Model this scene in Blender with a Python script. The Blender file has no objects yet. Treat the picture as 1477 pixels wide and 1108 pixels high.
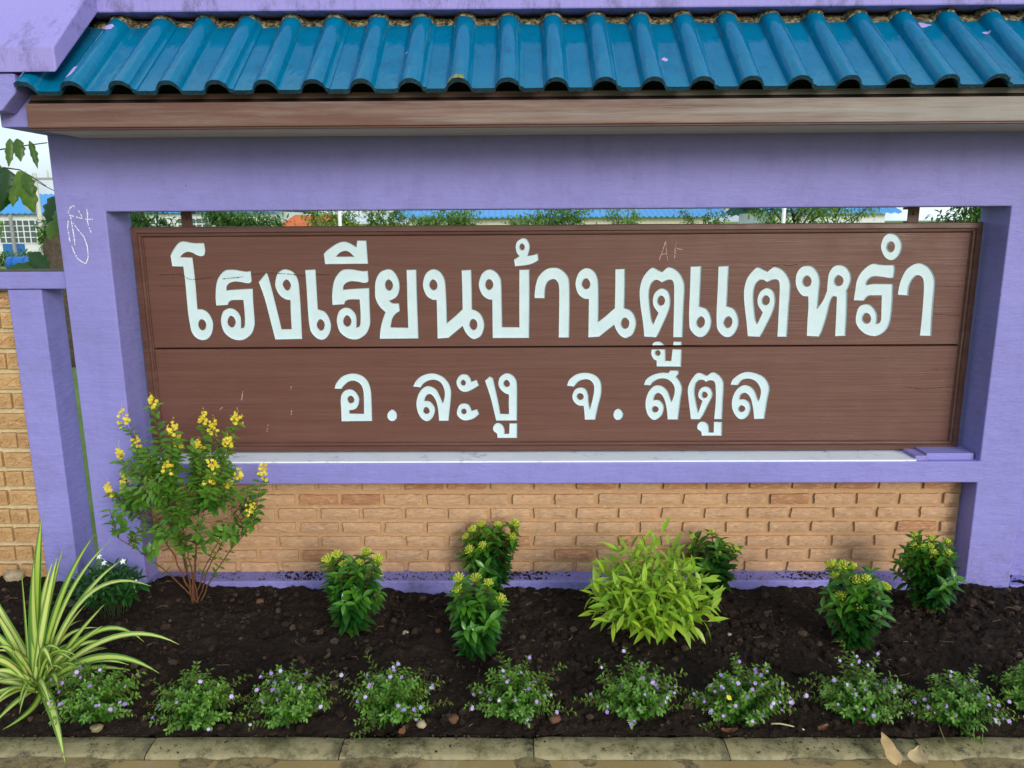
import bpy, bmesh, math, random
from mathutils import Vector, Matrix, noise
R = math.radians
random.seed(7)
scene = bpy.context.scene
col = scene.collection

# ------------------------------------------------------------------ camera
cam_d = bpy.data.cameras.new('camera'); cam = bpy.data.objects.new('camera', cam_d); col.objects.link(cam)
cam_d.sensor_fit = 'HORIZONTAL'; cam_d.sensor_width = 36.0; cam_d.lens = 27.2; cam_d.clip_end = 2000; cam_d.clip_start = .05
cam.location = (0, -3.1, 1.68)
cam.rotation_euler = (Matrix.Rotation(R(.581), 3, 'Z') @ Matrix.Rotation(R(90 - 11.9024), 3, 'X') @ Matrix.Rotation(R(-.349), 3, 'Z')).to_euler()
scene.camera = cam

# ------------------------------------------------------------------ sky, sun, exposure
SUN = Vector((.46, -.82, .32)).normalized()
world = bpy.data.worlds.new('World'); scene.world = world; world.use_nodes = True
wn = world.node_tree.nodes; wl = world.node_tree.links
for n in list(wn): wn.remove(n)
sky = wn.new('ShaderNodeTexSky'); sky.sky_type = 'NISHITA'; sky.sun_disc = False
sky.sun_elevation = math.asin(SUN.z); sky.sun_rotation = math.atan2(SUN.x, SUN.y); sky.dust_density = 2.5; sky.air_density = 1.0
mixw = wn.new('ShaderNodeMix'); mixw.data_type = 'RGBA'; mixw.inputs[0].default_value = .62
mixw.inputs[7].default_value = (9.0, 10.5, 11.6, 1)
bg = wn.new('ShaderNodeBackground'); bg.inputs[1].default_value = .1
wo = wn.new('ShaderNodeOutputWorld')
tcw = wn.new('ShaderNodeTexCoord'); nzw = wn.new('ShaderNodeTexNoise'); nzw.inputs['Scale'].default_value = 2.6; nzw.inputs['Detail'].default_value = 5; nzw.inputs['Distortion'].default_value = .6
rpw = wn.new('ShaderNodeValToRGB'); rpw.color_ramp.elements[0].position = .43; rpw.color_ramp.elements[0].color = (.52, .54, .58, 1); rpw.color_ramp.elements[1].position = .60; rpw.color_ramp.elements[1].color = (1.08, 1.08, 1.08, 1)
mlw = wn.new('ShaderNodeMix'); mlw.data_type = 'RGBA'; mlw.blend_type = 'MULTIPLY'; mlw.inputs[0].default_value = 1.0; mlw.inputs[6].default_value = (11.0, 12.8, 14.1, 1)   # broken cloud cover
wl.new(tcw.outputs['Generated'], nzw.inputs['Vector']); wl.new(nzw.outputs['Fac'], rpw.inputs[0]); wl.new(rpw.outputs[0], mlw.inputs[7]); wl.new(mlw.outputs[2], mixw.inputs[7])
wl.new(sky.outputs[0], mixw.inputs[6]); wl.new(mixw.outputs[2], bg.inputs[0]); wl.new(bg.outputs[0], wo.inputs[0])
sd = bpy.data.lights.new('sun', 'SUN'); sd.energy = 1.5; sd.angle = R(20); sd.color = (1, .97, .92)
so = bpy.data.objects.new('sun', sd); col.objects.link(so); so.rotation_euler = (-SUN).to_track_quat('-Z', 'Y').to_euler()
scene.view_settings.view_transform = 'Standard'; scene.view_settings.look = 'None'
scene.view_settings.exposure = 0.45; scene.view_settings.gamma = 1.0; scene.view_settings.use_curve_mapping = False

# ------------------------------------------------------------------ helpers
def srgb(r, g, b):
    f = lambda c: (c / 255 / 12.92) if c <= 10 else ((c / 255 + .055) / 1.055) ** 2.4
    return (f(r), f(g), f(b), 1)

class G:
    """small node-graph helper"""
    def __init__(s, name):
        s.m = bpy.data.materials.new(name); s.m.use_nodes = True
        s.n = s.m.node_tree.nodes; s.l = s.m.node_tree.links
        s.b = s.n['Principled BSDF']; s.out = s.n['Material Output']
        s.tc = s.n.new('ShaderNodeTexCoord'); s.geo = None
    def vec(s, kind='Object', scale=(1, 1, 1)):
        mp = s.n.new('ShaderNodeMapping'); mp.inputs['Scale'].default_value = scale
        s.l.new(s.tc.outputs[kind], mp.inputs[0]); return mp.outputs[0]
    def pos(s, scale=(1, 1, 1)):
        g = s.n.new('ShaderNodeNewGeometry'); mp = s.n.new('ShaderNodeMapping'); mp.inputs['Scale'].default_value = scale
        s.l.new(g.outputs['Position'], mp.inputs[0]); return mp.outputs[0]
    def noise(s, v, scale, detail=4, rough=.55, dist=0):
        t = s.n.new('ShaderNodeTexNoise'); t.inputs['Scale'].default_value = scale; t.inputs['Detail'].default_value = detail
        t.inputs['Roughness'].default_value = rough; t.inputs['Distortion'].default_value = dist
        s.l.new(v, t.inputs['Vector']); return t.outputs['Fac']
    def voro(s, v, scale, feat='F1'):
        t = s.n.new('ShaderNodeTexVoronoi'); t.feature = feat; t.inputs['Scale'].default_value = scale
        s.l.new(v, t.inputs['Vector']); return t.outputs['Distance']
    def ramp(s, f, *stops):
        r = s.n.new('ShaderNodeValToRGB'); e = r.color_ramp.elements
        while len(e) < len(stops): e.new(.5)
        for k, (p, c) in zip(e, stops):
            k.position = p; k.color = c if hasattr(c, '__len__') else (c, c, c, 1)
        s.l.new(f, r.inputs[0]); return r.outputs[0]
    def mix(s, f, a, b, mode='MIX'):
        m = s.n.new('ShaderNodeMix'); m.data_type = 'RGBA'; m.blend_type = mode
        for sock, val in ((m.inputs[0], f), (m.inputs[6], a), (m.inputs[7], b)):
            if hasattr(val, 'is_linked'): s.l.new(val, sock)
            else: sock.default_value = val
        return m.outputs[2]
    def math(s, op, a, b):
        m = s.n.new('ShaderNodeMath'); m.operation = op
        for sock, val in ((m.inputs[0], a), (m.inputs[1], b)):
            if hasattr(val, 'is_linked'): s.l.new(val, sock)
            else: sock.default_value = val
        return m.outputs[0]
    def attr(s, name):
        a = s.n.new('ShaderNodeAttribute'); a.attribute_name = name; return a.outputs['Fac']
    def rnd(s):
        return s.n.new('ShaderNodeObjectInfo').outputs['Random']
    def bump(s, h, strength=.3, dist=.01, prev=None):
        b = s.n.new('ShaderNodeBump'); b.inputs['Strength'].default_value = strength; b.inputs['Distance'].default_value = dist
        s.l.new(h, b.inputs['Height'])
        if prev is not None: s.l.new(prev, b.inputs['Normal'])
        return b.outputs[0]
    def done(s, color=None, rough=None, normal=None, spec=None, metal=None):
        for nm, v in (('Base Color', color), ('Roughness', rough), ('Normal', normal), ('Specular IOR Level', spec), ('Metallic', metal)):
            if v is None: continue
            if hasattr(v, 'is_linked'): s.l.new(v, s.b.inputs[nm])
            else: s.b.inputs[nm].default_value = v
        return s.m

class MB:
    """mesh builder: verts / faces with optional per-vertex tint and per-vertex uv"""
    def __init__(s): s.v = []; s.f = []; s.t = []; s.uv = []
    def add(s, vs, fs, tint=0.0):
        o = len(s.v); s.v += [tuple(p) for p in vs]; s.f += [tuple(i + o for i in f) for f in fs]
        s.t += [tint] * len(vs)
    def box(s, x0, x1, y0, y1, z0, z1, tint=0.0):
        s.add([(x0, y0, z0), (x1, y0, z0), (x1, y1, z0), (x0, y1, z0), (x0, y0, z1), (x1, y0, z1), (x1, y1, z1), (x0, y1, z1)],
              [(3, 2, 1, 0), (4, 5, 6, 7), (0, 1, 5, 4), (1, 2, 6, 5), (2, 3, 7, 6), (3, 0, 4, 7)], tint)
    def tube(s, pts, r0, r1=None, n=6, tint=0.0, cap=True):
        pts = [Vector(p) for p in pts]; r1 = r0 if r1 is None else r1; vs = []; fs = []; N = len(pts)
        ref = Vector((.31, .17, .93))
        for i, p in enumerate(pts):
            d = (pts[min(i + 1, N - 1)] - pts[max(i - 1, 0)])
            d = d.normalized() if d.length > 1e-9 else Vector((0, 0, 1))
            a = d.cross(ref); a = a.normalized() if a.length > 1e-6 else Vector((1, 0, 0)); b = d.cross(a)
            r = r0 + (r1 - r0) * i / max(1, N - 1)
            for k in range(n):
                t = 2 * math.pi * k / n; vs.append(p + a * (r * math.cos(t)) + b * (r * math.sin(t)))
        for i in range(N - 1):
            for k in range(n): fs.append((i * n + k, i * n + (k + 1) % n, (i + 1) * n + (k + 1) % n, (i + 1) * n + k))
        if cap: fs += [tuple(range(n))[::-1], tuple((N - 1) * n + k for k in range(n))]
        s.add(vs, fs, tint)
    def leaf(s, p, d, up, L, w, bend=.2, fold=.25, seg=4, tint=0.0, peak=.42, uv=False):
        p = Vector(p); d = Vector(d).normalized(); up = Vector(up); side = d.cross(up)
        side = side.normalized() if side.length > 1e-5 else Vector((1, 0, 0)); n = side.cross(d)
        vs = []; fs = []
        for i in range(seg + 1):
            t = i / seg; c = p + d * (L * t) - n * (bend * L * t * t)
            q = t / (2 * peak) if t < peak else .5 + (t - peak) / (2 * (1 - peak))
            hw = w * .5 * max(.06, math.sin(math.pi * min(1, q))) if i < seg else 0
            e = n * (fold * hw)
            if i == seg: vs.append(c)
            else: vs += [c - side * hw + e, c, c + side * hw + e]
            if uv: s.uv += ([(.5, t)] if i == seg else [(0, t), (.5, t), (1, t)])
        for i in range(seg - 1):
            a = i * 3; fs += [(a, a + 1, a + 4, a + 3), (a + 1, a + 2, a + 5, a + 4)]
        a = (seg - 1) * 3; fs += [(a, a + 1, a + 3), (a + 1, a + 2, a + 3)]
        s.add(vs, fs, tint)
    def mesh(s, name, mat=None, smooth=False):
        me = bpy.data.meshes.new(name); me.from_pydata(s.v, [], s.f); me.update()
        if mat: me.materials.append(mat)
        a = me.attributes.new('tint', 'FLOAT', 'POINT'); a.data.foreach_set('value', s.t)
        if s.uv and len(s.uv) == len(s.v):
            u = me.uv_layers.new(name='UVMap'); li = [0] * len(me.loops); me.loops.foreach_get('vertex_index', li)
            u.data.foreach_set('uv', [c for i in li for c in s.uv[i]])
        if smooth: me.polygons.foreach_set('use_smooth', [True] * len(me.polygons))
        return me
    def build(s, name, mat, parent=None, smooth=False, loc=None):
        return link(name, s.mesh(name, mat, smooth), parent, loc)

def link(name, me, parent=None, loc=None):
    o = bpy.data.objects.new(name, me); col.objects.link(o)
    if parent is not None: o.parent = parent
    if loc is not None: o.location = loc
    return o
def empty(name, loc=(0, 0, 0)):
    o = bpy.data.objects.new(name, None); col.objects.link(o); o.location = loc; o.empty_display_size = .1; return o
def tag(o, label=None, cat=None, group=None, kind=None):
    if label: o['label'] = label
    if cat: o['category'] = cat
    if group: o['group'] = group
    if kind: o['kind'] = kind
    return o
def bevel_mesh(me, w, seg=2, angle=30):
    bm = bmesh.new(); bm.from_mesh(me)
    ed = [e for e in bm.edges if len(e.link_faces) == 2 and e.calc_face_angle(0) > R(angle)]
    bmesh.ops.bevel(bm, geom=ed, offset=w, segments=seg, affect='EDGES', profile=.5)
    bm.to_mesh(me); bm.free(); me.update(); return me
def boxobj(name, x0, x1, y0, y1, z0, z1, mat, parent=None, bev=0, seg=2):
    m = MB(); m.box(x0, x1, y0, y1, z0, z1); me = m.mesh(name, mat)
    if bev: bevel_mesh(me, bev, seg)
    return link(name, me, parent)
def fbm(x, y, z=0, o=4):
    a = 0; w = 1; s = 1
    for _ in range(o):
        a += w * noise.noise(Vector((x * s, y * s, z * s + 3.7 * s))); w *= .5; s *= 2.07
    return a
def rv(a=1.0): return Vector((random.uniform(-a, a), random.uniform(-a, a), random.uniform(-a, a)))

# ------------------------------------------------------------------ materials
def m_purple():
    g = G('purple wall paint'); v = g.pos()
    big = g.noise(v, 1.3, 5, .6); mid = g.noise(g.pos((3, 3, 9)), 2.0, 5, .7)
    c = g.mix(g.ramp(big, (.3, 0.), (.7, 1.)), srgb(127, 124, 188), srgb(137, 133, 198))
    streak = g.noise(g.pos((5, 5, .9)), 1.6, 6, .7)
    c = g.mix(g.ramp(streak, (.52, 0.), (.76, .30)), c, srgb(106, 98, 158))
    grime = g.noise(v, 6, 6, .75)
    c = g.mix(g.ramp(grime, (.50, 0.), (.74, .42)), c, srgb(108, 104, 146))
    spots = g.noise(v, 38, 3, .7)
    c = g.mix(g.ramp(spots, (.70, 0.), (.75, .8)), c, srgb(80, 68, 110))
    sz = g.n.new('ShaderNodeSeparateXYZ'); g.l.new(v, sz.inputs[0])
    spl = g.math('MULTIPLY', g.ramp(sz.outputs[2], (.10, 1.), (.42, 0.)), g.ramp(g.noise(v, 26, 6, .8), (.50, 0.), (.62, 1.)))   # soil splashed up by rain
    c = g.mix(g.math('MULTIPLY', spl, .55), c, srgb(104, 88, 84))
    fine = g.noise(v, 160, 4, .6)
    n = g.bump(fine, .16, .004); n = g.bump(mid, .4, .014, n); n = g.bump(g.noise(v, 22, 3), .22, .010, n); n = g.bump(g.noise(g.pos((1, 1, 7)), 9, 4), .18, .010, n)
    return g.done(c, g.ramp(grime, (.3, .5), (.7, .65)), n, .22)
def m_dirty_purple():
    g = G('weathered purple paint'); v = g.pos()
    c = g.mix(g.noise(v, 2, 4), srgb(138, 128, 192), srgb(150, 140, 202))
    mould = g.noise(g.pos((4, 2, 2)), 1.9, 8, .8)
    c = g.mix(g.ramp(mould, (.50, 0.), (.60, .45), (.74, .85)), c, srgb(70, 66, 86))
    n = g.bump(g.noise(v, 120, 4), .25, .004); n = g.bump(g.noise(g.pos((30, 3, 3)), 2, 4), .3, .01, n)
    return g.done(c, .6, n, .3)
def m_brown(name, a, b, worn=None, amt=.3, rough=.5):
    g = G(name); v = g.pos(); gr = g.noise(g.pos((1.2, 40, 40)), 1.4, 6, .65); fine = g.noise(g.pos((4, 220, 220)), 1, 5, .7)
    c = g.mix(g.noise(v, 1.7, 5, .6), a, b)
    c = g.mix(g.ramp(gr, (.35, .0), (.75, .28)), c, (a[0] * .5, a[1] * .5, a[2] * .5, 1))
    if name.startswith('weathered'):   # paint worn off towards the exposed end
        sx = g.n.new('ShaderNodeSeparateXYZ'); g.l.new(v, sx.inputs[0]); wr = g.math('ADD', g.math('MULTIPLY', sx.outputs[0], .16), g.noise(g.pos((.8, 5, 22)), 2.0, 7, .7)); c = g.mix(g.ramp(wr, (.46, 0.), (.74, .85)), c, srgb(140, 136, 130))
    if worn: c = g.mix(g.ramp(g.noise(g.pos((.7, 6, 14)), 2.2, 7, .72), (.46, 0.), (.72, amt)), c, worn)
    sp = g.noise(v, 75, 3, .8); c = g.mix(g.ramp(sp, (.715, 0.), (.76, .55)), c, srgb(170, 145, 135))
    n = g.bump(fine, .22, .003); n = g.bump(gr, .3, .006, n)
    return g.done(c, g.ramp(g.noise(v, 9, 4), (.3, rough - .08), (.7, rough + .12)), n, .4)
def m_teal():
    g = G('teal glazed roof tile'); v = g.pos()
    c = g.mix(g.noise(v, 4, 5), srgb(0, 92, 128), srgb(0, 110, 148))
    c = g.mix(g.ramp(g.noise(v, 16, 6, .75), (.50, 0.), (.74, .6)), c, srgb(6, 70, 94))
    c = g.mix(g.ramp(g.noise(v, 60, 3, .8), (.68, 0.), (.74, .4)), c, srgb(90, 140, 156))
    n = g.bump(g.noise(v, 70, 3), .10, .003); n = g.bump(g.noise(g.pos((9, 3, 3)), 5, 2), .16, .012, n)
    return g.done(c, g.ramp(g.noise(v, 12, 5), (.3, .03), (.75, .12)), n, .22)
def m_speck(name, a, b, sc=6, rough=.8, bs=.3, bd=.006, c3=None, lo=.55, hi=.75, amt=.8):
    g = G(name); v = g.pos(); c = g.mix(g.ramp(g.noise(v, sc, 6, .65), (.3, 0.), (.7, 1.)), a, b)
    if c3: c = g.mix(g.ramp(g.noise(v, sc * 3.1, 6, .75), (lo, 0.), (hi, amt)), c, c3)
    n = g.bump(g.noise(v, sc * 18, 4, .7), bs, bd); n = g.bump(g.noise(v, sc * 4, 4), bs, bd * 2, n)
    return g.done(c, rough, n, .3)
def m_brick(name, a, b, c3):
    g = G(name); v = g.pos(); r = g.rnd()
    c = g.mix(r, a, b)
    c = g.mix(g.ramp(g.noise(v, 3.2, 4), (.4, 0.), (.65, .5)), c, c3)
    c = g.mix(g.ramp(g.noise(g.pos((1, 1, 4)), 22, 6, .75), (.50, 0.), (.70, .65)), c, srgb(218, 184, 142))
    c = g.mix(g.ramp(g.noise(g.pos((1, 1, 3)), 35, 5, .75), (.54, 0.), (.70, .65)), c, srgb(118, 90, 66))
    n = g.bump(g.noise(v, 150, 5, .7), .5, .004); n = g.bump(g.noise(v, 30, 4), .5, .008, n)
    return g.done(c, .85, n, .2)
def m_leaf(name, dark, light, rough=.38, trans=.25, third=None):
    g = G(name); t = g.attr('tint'); v = g.pos()
    c = g.mix(t, dark, light)
    c = g.mix(g.ramp(g.noise(v, 30, 3), (.35, 0.), (.75, .35)), c, third or (dark[0] * .6, dark[1] * .6, dark[2] * .6, 1))
    g.done(c, rough, None, .5)
    tr = g.n.new('ShaderNodeBsdfTranslucent'); ms = g.n.new('ShaderNodeMixShader'); ms.inputs[0].default_value = trans
    cc = g.mix(1.0, c, (1.25, 1.35, .6, 1), 'MULTIPLY'); g.l.new(cc, tr.inputs[0])
    g.l.new(g.b.outputs[0], ms.inputs[1]); g.l.new(tr.outputs[0], ms.inputs[2]); g.l.new(ms.outputs[0], g.out.inputs[0])
    return g.m
def m_variegated():
    g = G('variegated strap leaf'); sep = g.n.new('ShaderNodeSeparateXYZ'); g.l.new(g.tc.outputs['UV'], sep.inputs[0])
    u = g.math('ABSOLUTE', g.math('SUBTRACT', sep.outputs[0], .5), 0)
    st = g.noise(g.vec('UV', (16, .5, 1)), 1.3, 3, .6); e = g.math('ADD', u, g.math('MULTIPLY', g.math('SUBTRACT', st, .5), .42))
    green = g.mix(g.rnd(), srgb(62, 108, 34), srgb(108, 148, 52)); cream = g.mix(g.rnd(), srgb(160, 186, 72), srgb(206, 212, 126))
    c = g.mix(g.ramp(e, (.19, 0.), (.31, 1.)), cream, green)
    tip = g.noise(g.vec('Object', (1, 1, 1)), 30, 4, .7)
    bad = g.math('MULTIPLY', g.ramp(sep.outputs[1], (.86, 0.), (1., 1.)), g.ramp(tip, (.5, 0.), (.6, 1.)))
    c = g.mix(bad, c, srgb(70, 58, 30)); g.done(c, .36, g.bump(st, .15, .002), .5)
    tr = g.n.new('ShaderNodeBsdfTranslucent'); ms = g.n.new('ShaderNodeMixShader'); ms.inputs[0].default_value = .22
    g.l.new(c, tr.inputs[0]); g.l.new(g.b.outputs[0], ms.inputs[1]); g.l.new(tr.outputs[0], ms.inputs[2]); g.l.new(ms.outputs[0], g.out.inputs[0])
    return g.m
def m_soil():
    g = G('dark garden soil'); v = g.pos()
    c = g.mix(g.noise(v, 3, 6, .7), srgb(28, 21, 17), srgb(50, 39, 32)); c = g.mix(g.attr('tint'), c, srgb(104, 88, 74))
    c = g.mix(g.ramp(g.noise(v, 13, 6, .75), (.52, 0.), (.74, .75)), c, srgb(74, 58, 47))
    c = g.mix(g.ramp(g.noise(v, 95, 4, .8), (.60, 0.), (.70, .8)), c, srgb(100, 86, 74))
    n = g.bump(g.noise(v, 120, 6, .75), .9, .010); n = g.bump(g.noise(v, 32, 5, .7), .8, .02, n)
    return g.done(c, .92, n, .15)
def m_kerb():
    g = G('wet concrete kerb'); v = g.pos()
    c = g.mix(g.noise(v, 4, 6, .7), srgb(128, 118, 84), srgb(160, 148, 110))
    c = g.mix(g.ramp(g.noise(v, 9, 7, .75), (.45, 0.), (.60, .8)), c, srgb(88, 84, 52))
    c = g.mix(g.ramp(g.noise(v, 17, 7, .8), (.53, 0.), (.64, .9)), c, srgb(56, 50, 36))
    c = g.mix(g.ramp(g.noise(v, 160, 3, .8), (.64, 0.), (.70, .7)), c, srgb(190, 182, 156))
    n = g.bump(g.noise(v, 170, 4, .7), .5, .004); n = g.bump(g.noise(v, 25, 5), .4, .008, n)
    return g.done(c, g.ramp(g.noise(v, 7, 4), (.35, .45), (.65, .75)), n, .4)
def plain(name, c, rough=.6, spec=.4, metal=0):
    g = G(name); v = g.pos(); cc = g.mix(g.noise(v, 5, 4), c, (c[0] * .82, c[1] * .82, c[2] * .82, 1)); return g.done(cc, rough, None, spec, metal)

PURPLE = m_purple(); DIRTP = m_dirty_purple(); TEAL = m_teal()
BROWN = m_brown('brown painted plank', srgb(93, 57, 48), srgb(102, 66, 56), srgb(114, 86, 76), .28, .46)
FRAMEB = m_brown('brown painted moulding', srgb(80, 49, 41), srgb(94, 61, 52), srgb(118, 94, 81), .40, .46)
FASCIA = m_brown('weathered brown fascia', srgb(94, 62, 53), srgb(108, 77, 68), srgb(138, 119, 110), .7, .6)
SOFFIT = m_brown('bare grey soffit wood', srgb(176, 168, 156), srgb(206, 198, 184), srgb(130, 120, 108), .5, .75)
WHITE = m_speck('white letter paint', srgb(186, 206, 212), srgb(196, 214, 219), 14, .55, .12, .002, srgb(168, 190, 197), .6, .8, .6)
WHITEWASH = m_speck('whitewash strip', srgb(214, 222, 234), srgb(226, 232, 240), 3, .7, .2, .004, srgb(172, 166, 196), .56, .64, .7)
BRICK = m_brick('tan facing brick', srgb(190, 152, 118), srgb(178, 143, 112), srgb(168, 130, 100))
REDBRICK = m_brick('reddish facing brick', srgb(172, 126, 92), srgb(162, 116, 86), srgb(148, 104, 78))
MORTAR = m_speck('tan mortar', srgb(186, 147, 108), srgb(176, 140, 104), 9, .9, .4, .005, srgb(216, 184, 140), .55, .72, .7)
CARVED = m_brick('carved sandstone brick', srgb(190, 156, 108), srgb(176, 140, 96), srgb(158, 120, 82))
PALEMORT = m_speck('pale rough mortar', srgb(206, 190, 152), srgb(186, 168, 132), 9, .9, .5, .006, srgb(150, 128, 96), .55, .72, .7)
SOIL = m_soil(); KERB = m_kerb()
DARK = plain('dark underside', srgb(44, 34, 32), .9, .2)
RUSTSHADEMORT = m_speck('stained and shade-blackened ridge mortar', srgb(196, 178, 132), srgb(120, 106, 76), 20, .9, .4, .006, srgb(24, 22, 20), .40, .56, .95)  # black patches paint the shade under the ridge beam onto the stained mortar
CRACK = plain('dark crack', srgb(40, 22, 20), .9, .1)
CHALK = plain('white chalk', srgb(236, 234, 240), .9, .1)
BARK = m_speck('grey brown bark', srgb(104, 90, 74), srgb(70, 58, 46), 18, .9, .8, .01, srgb(140, 128, 106), .56, .7, .6)
TWIG = m_speck('reddish brown twig', srgb(112, 70, 50), srgb(84, 60, 42), 60, .7, .3, .002)
L_IX = m_leaf('glossy dark leaf', srgb(18, 66, 26), srgb(86, 142, 34), .28, .18)
L_LIME = m_leaf('lime green leaf', srgb(98, 148, 26), srgb(178, 206, 62), .36, .32, srgb(120, 150, 40))
L_GAL = m_leaf('mid green leaf', srgb(44, 100, 30), srgb(122, 164, 56), .38, .25)
L_CUP = m_leaf('small green leaf', srgb(28, 82, 26), srgb(112, 160, 48), .4, .25)
L_WHT = m_leaf('dark narrow leaf', srgb(22, 70, 24), srgb(66, 124, 40), .32, .18)
L_TREE = m_leaf('tree leaf', srgb(44, 92, 34), srgb(132, 172, 70), .5, .3)
L_BIG = m_leaf('broad tree leaf', srgb(30, 72, 22), srgb(104, 138, 24), .4, .35)
L_STRAP = m_variegated()
F_YEL = m_leaf('yellow petal', srgb(206, 184, 24), srgb(228, 212, 80), .5, .25, srgb(222, 190, 10))
F_BUD = m_leaf('lime yellow bud', srgb(120, 160, 32), srgb(222, 226, 92), .45, .25, srgb(190, 200, 60))
F_LAV = m_leaf('lavender petal', srgb(140, 104, 198), srgb(210, 192, 236), .5, .25, srgb(170, 130, 214))
F_WHI = m_leaf('white petal', srgb(232, 236, 230), srgb(250, 250, 248), .5, .2, srgb(225, 230, 220))
DRY = m_leaf('dry tan leaf', srgb(178, 150, 104), srgb(196, 172, 128), .8, .1, srgb(84, 60, 36))
STONE = m_speck('pale stone', srgb(186, 170, 140), srgb(150, 134, 108), 40, .85, .4, .004)
REDBIT = m_speck('broken red brick', srgb(112, 76, 54), srgb(90, 64, 48), 40, .9, .4, .004)
GRASS = m_speck('lawn', srgb(92, 118, 46), srgb(122, 142, 70), 1.5, .9, .5, .02, srgb(140, 130, 80), .6, .75, .6)
ROAD = m_speck('muddy concrete paving', srgb(140, 122, 82), srgb(112, 98, 66), 9, .6, .6, .006, srgb(66, 56, 40), .48, .64, .8)

# ------------------------------------------------------------------ the setting: ground, paving, kerb, soil
def gz(y): return -.05 - .55 * max(0, min(1, (y - 3) / 22))
m = MB(); ys = [-60, -4, -1.2, 0, 1, 3, 6, 10, 16, 25, 40, 80, 200, 900]; xs = [-900, -200, -60, -20, -8, 0, 8, 20, 60, 200, 900]
m.add([(x, y, gz(y)) for y in ys for x in xs], [(j * 11 + i, j * 11 + i + 1, j * 11 + i + 12, j * 11 + i + 11) for j in range(len(ys) - 1) for i in range(10)])
tag(m.build('ground', GRASS), kind='structure')
m = MB(); nx, ny = 500, 60
m.add([(-4.5 + 9 * i / nx, -4.2 + 3.213 * (j / ny) ** .55, .034 + .012 * fbm(i * .072, (j / ny) ** .55 * 13, 2, 3) + .004 * fbm(i * .5, j * .9, 1, 2) + .010 * max(0, (j - 56) / 4) * (.5 + fbm(i * .11, 3, 3, 2))) for j in range(ny + 1) for i in range(nx + 1)],
      [(j * (nx + 1) + i, j * (nx + 1) + i + 1, (j + 1) * (nx + 1) + i + 1, (j + 1) * (nx + 1) + i) for j in range(ny) for i in range(nx)])
tag(m.build('pavement', ROAD, smooth=True), kind='structure')
gw = G('muddy puddle water'); gw.done(gw.mix(gw.noise(gw.pos(), 5, 4), srgb(166, 140, 92), srgb(132, 114, 76)), .07, gw.bump(gw.noise(gw.pos(), 14, 2), .04, .004), .5)
m = MB(); m.add([(-4.4, -4.0, .039), (4.4, -4.0, .039), (4.4, -.99, .039), (-4.4, -.99, .039)], [(0, 1, 2, 3)]); tag(m.build('puddle', gw.m), kind='structure')

kerb = empty('kerb', (0, -.93, 0)); kerb['kind'] = 'structure'
KX = [-4.25 + .61 * i + .02 for i in range(15)]
for i in range(14):
    m = MB(); n = 14; x0 = KX[i] + .0015; x1 = KX[i + 1] - .0015; prof = [(-.986, -.04), (-.986, .036), (-.979, .046), (-.968, .051), (-.93, .053), (-.896, .052), (-.888, .047), (-.885, .03), (-.885, -.04)]
    dz = random.uniform(-.002, .002); vs = []
    for a in range(n + 1):
        x = x0 + (x1 - x0) * a / n; endw = .004 if a in (0, n) else 0
        for b, (y, z) in enumerate(prof):
            e = .0035 * fbm(x * 9, y * 30, z * 20 + i); vs.append((x, y + .93 + e, z - endw * (z > .03) + dz + .5 * e))
    q = len(prof); fs = [(a * q + b, a * q + b + 1, (a + 1) * q + b + 1, (a + 1) * q + b) for a in range(n) for b in range(q - 1)] + [tuple(range(q)), tuple(n * q + k for k in range(q))[::-1]]
    m.add(vs, fs); m.build('kerb_block', KERB, kerb, True)

def soil_z(x, y):
    t = max(0., min(1., (y + .885) / .885)); z = .046 + .074 * t ** .8
    z += .075 * math.exp(-((x + 1.50) / .13) ** 2 - ((y + .06) / .12) ** 2)
    z += .022 * math.exp(-((x + 1.95) / .25) ** 2 - ((y + .2) / .3) ** 2)
    z -= .020 * math.exp(-((x + .38) / .16) ** 2 - ((y + .03) / .14) ** 2)
    z += .028 * math.sin(math.pi * t) + .018 * fbm(x * 2.3, y * 2.6, .4, 3) * min(1, 4 * t)
    return z
nx, ny = 640, 124; x0, x1, y0, y1 = -2.75, 2.75, -.887, .13
vs = []
for j in range(ny + 1):
    y = y0 + (y1 - y0) * j / ny
    for i in range(nx + 1):
        x = x0 + (x1 - x0) * i / nx
        z = soil_z(x, y); k = fbm(x * 13, y * 13, 1.3, 3); c = fbm(x * 34, y * 34, 5.1, 2)
        vs.append((x, y, z + .012 * k + .012 * max(0, c) + .006 * fbm(x * 75, y * 75, 2.2, 2)))
m = MB(); m.add(vs, [(j * (nx + 1) + i, j * (nx + 1) + i + 1, (j + 1) * (nx + 1) + i + 1, (j + 1) * (nx + 1) + i) for j in range(ny) for i in range(nx)])
tag(m.build('soil_bed', SOIL, smooth=True), kind='structure')
ICO = [(0, 0, 1), (.894, 0, .447), (.276, .851, .447), (-.724, .526, .447), (-.724, -.526, .447), (.276, -.851, .447), (.724, .526, -.447), (-.276, .851, -.447), (-.894, 0, -.447), (-.276, -.851, -.447), (.724, -.526, -.447), (0, 0, -1)]
ICF = [(0, 1, 2), (0, 2, 3), (0, 3, 4), (0, 4, 5), (0, 5, 1), (1, 6, 2), (2, 7, 3), (3, 8, 4), (4, 9, 5), (5, 10, 1), (6, 7, 2), (7, 8, 3), (8, 9, 4), (9, 10, 5), (10, 6, 1), (11, 7, 6), (11, 8, 7), (11, 9, 8), (11, 10, 9), (11, 6, 10)]
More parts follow.
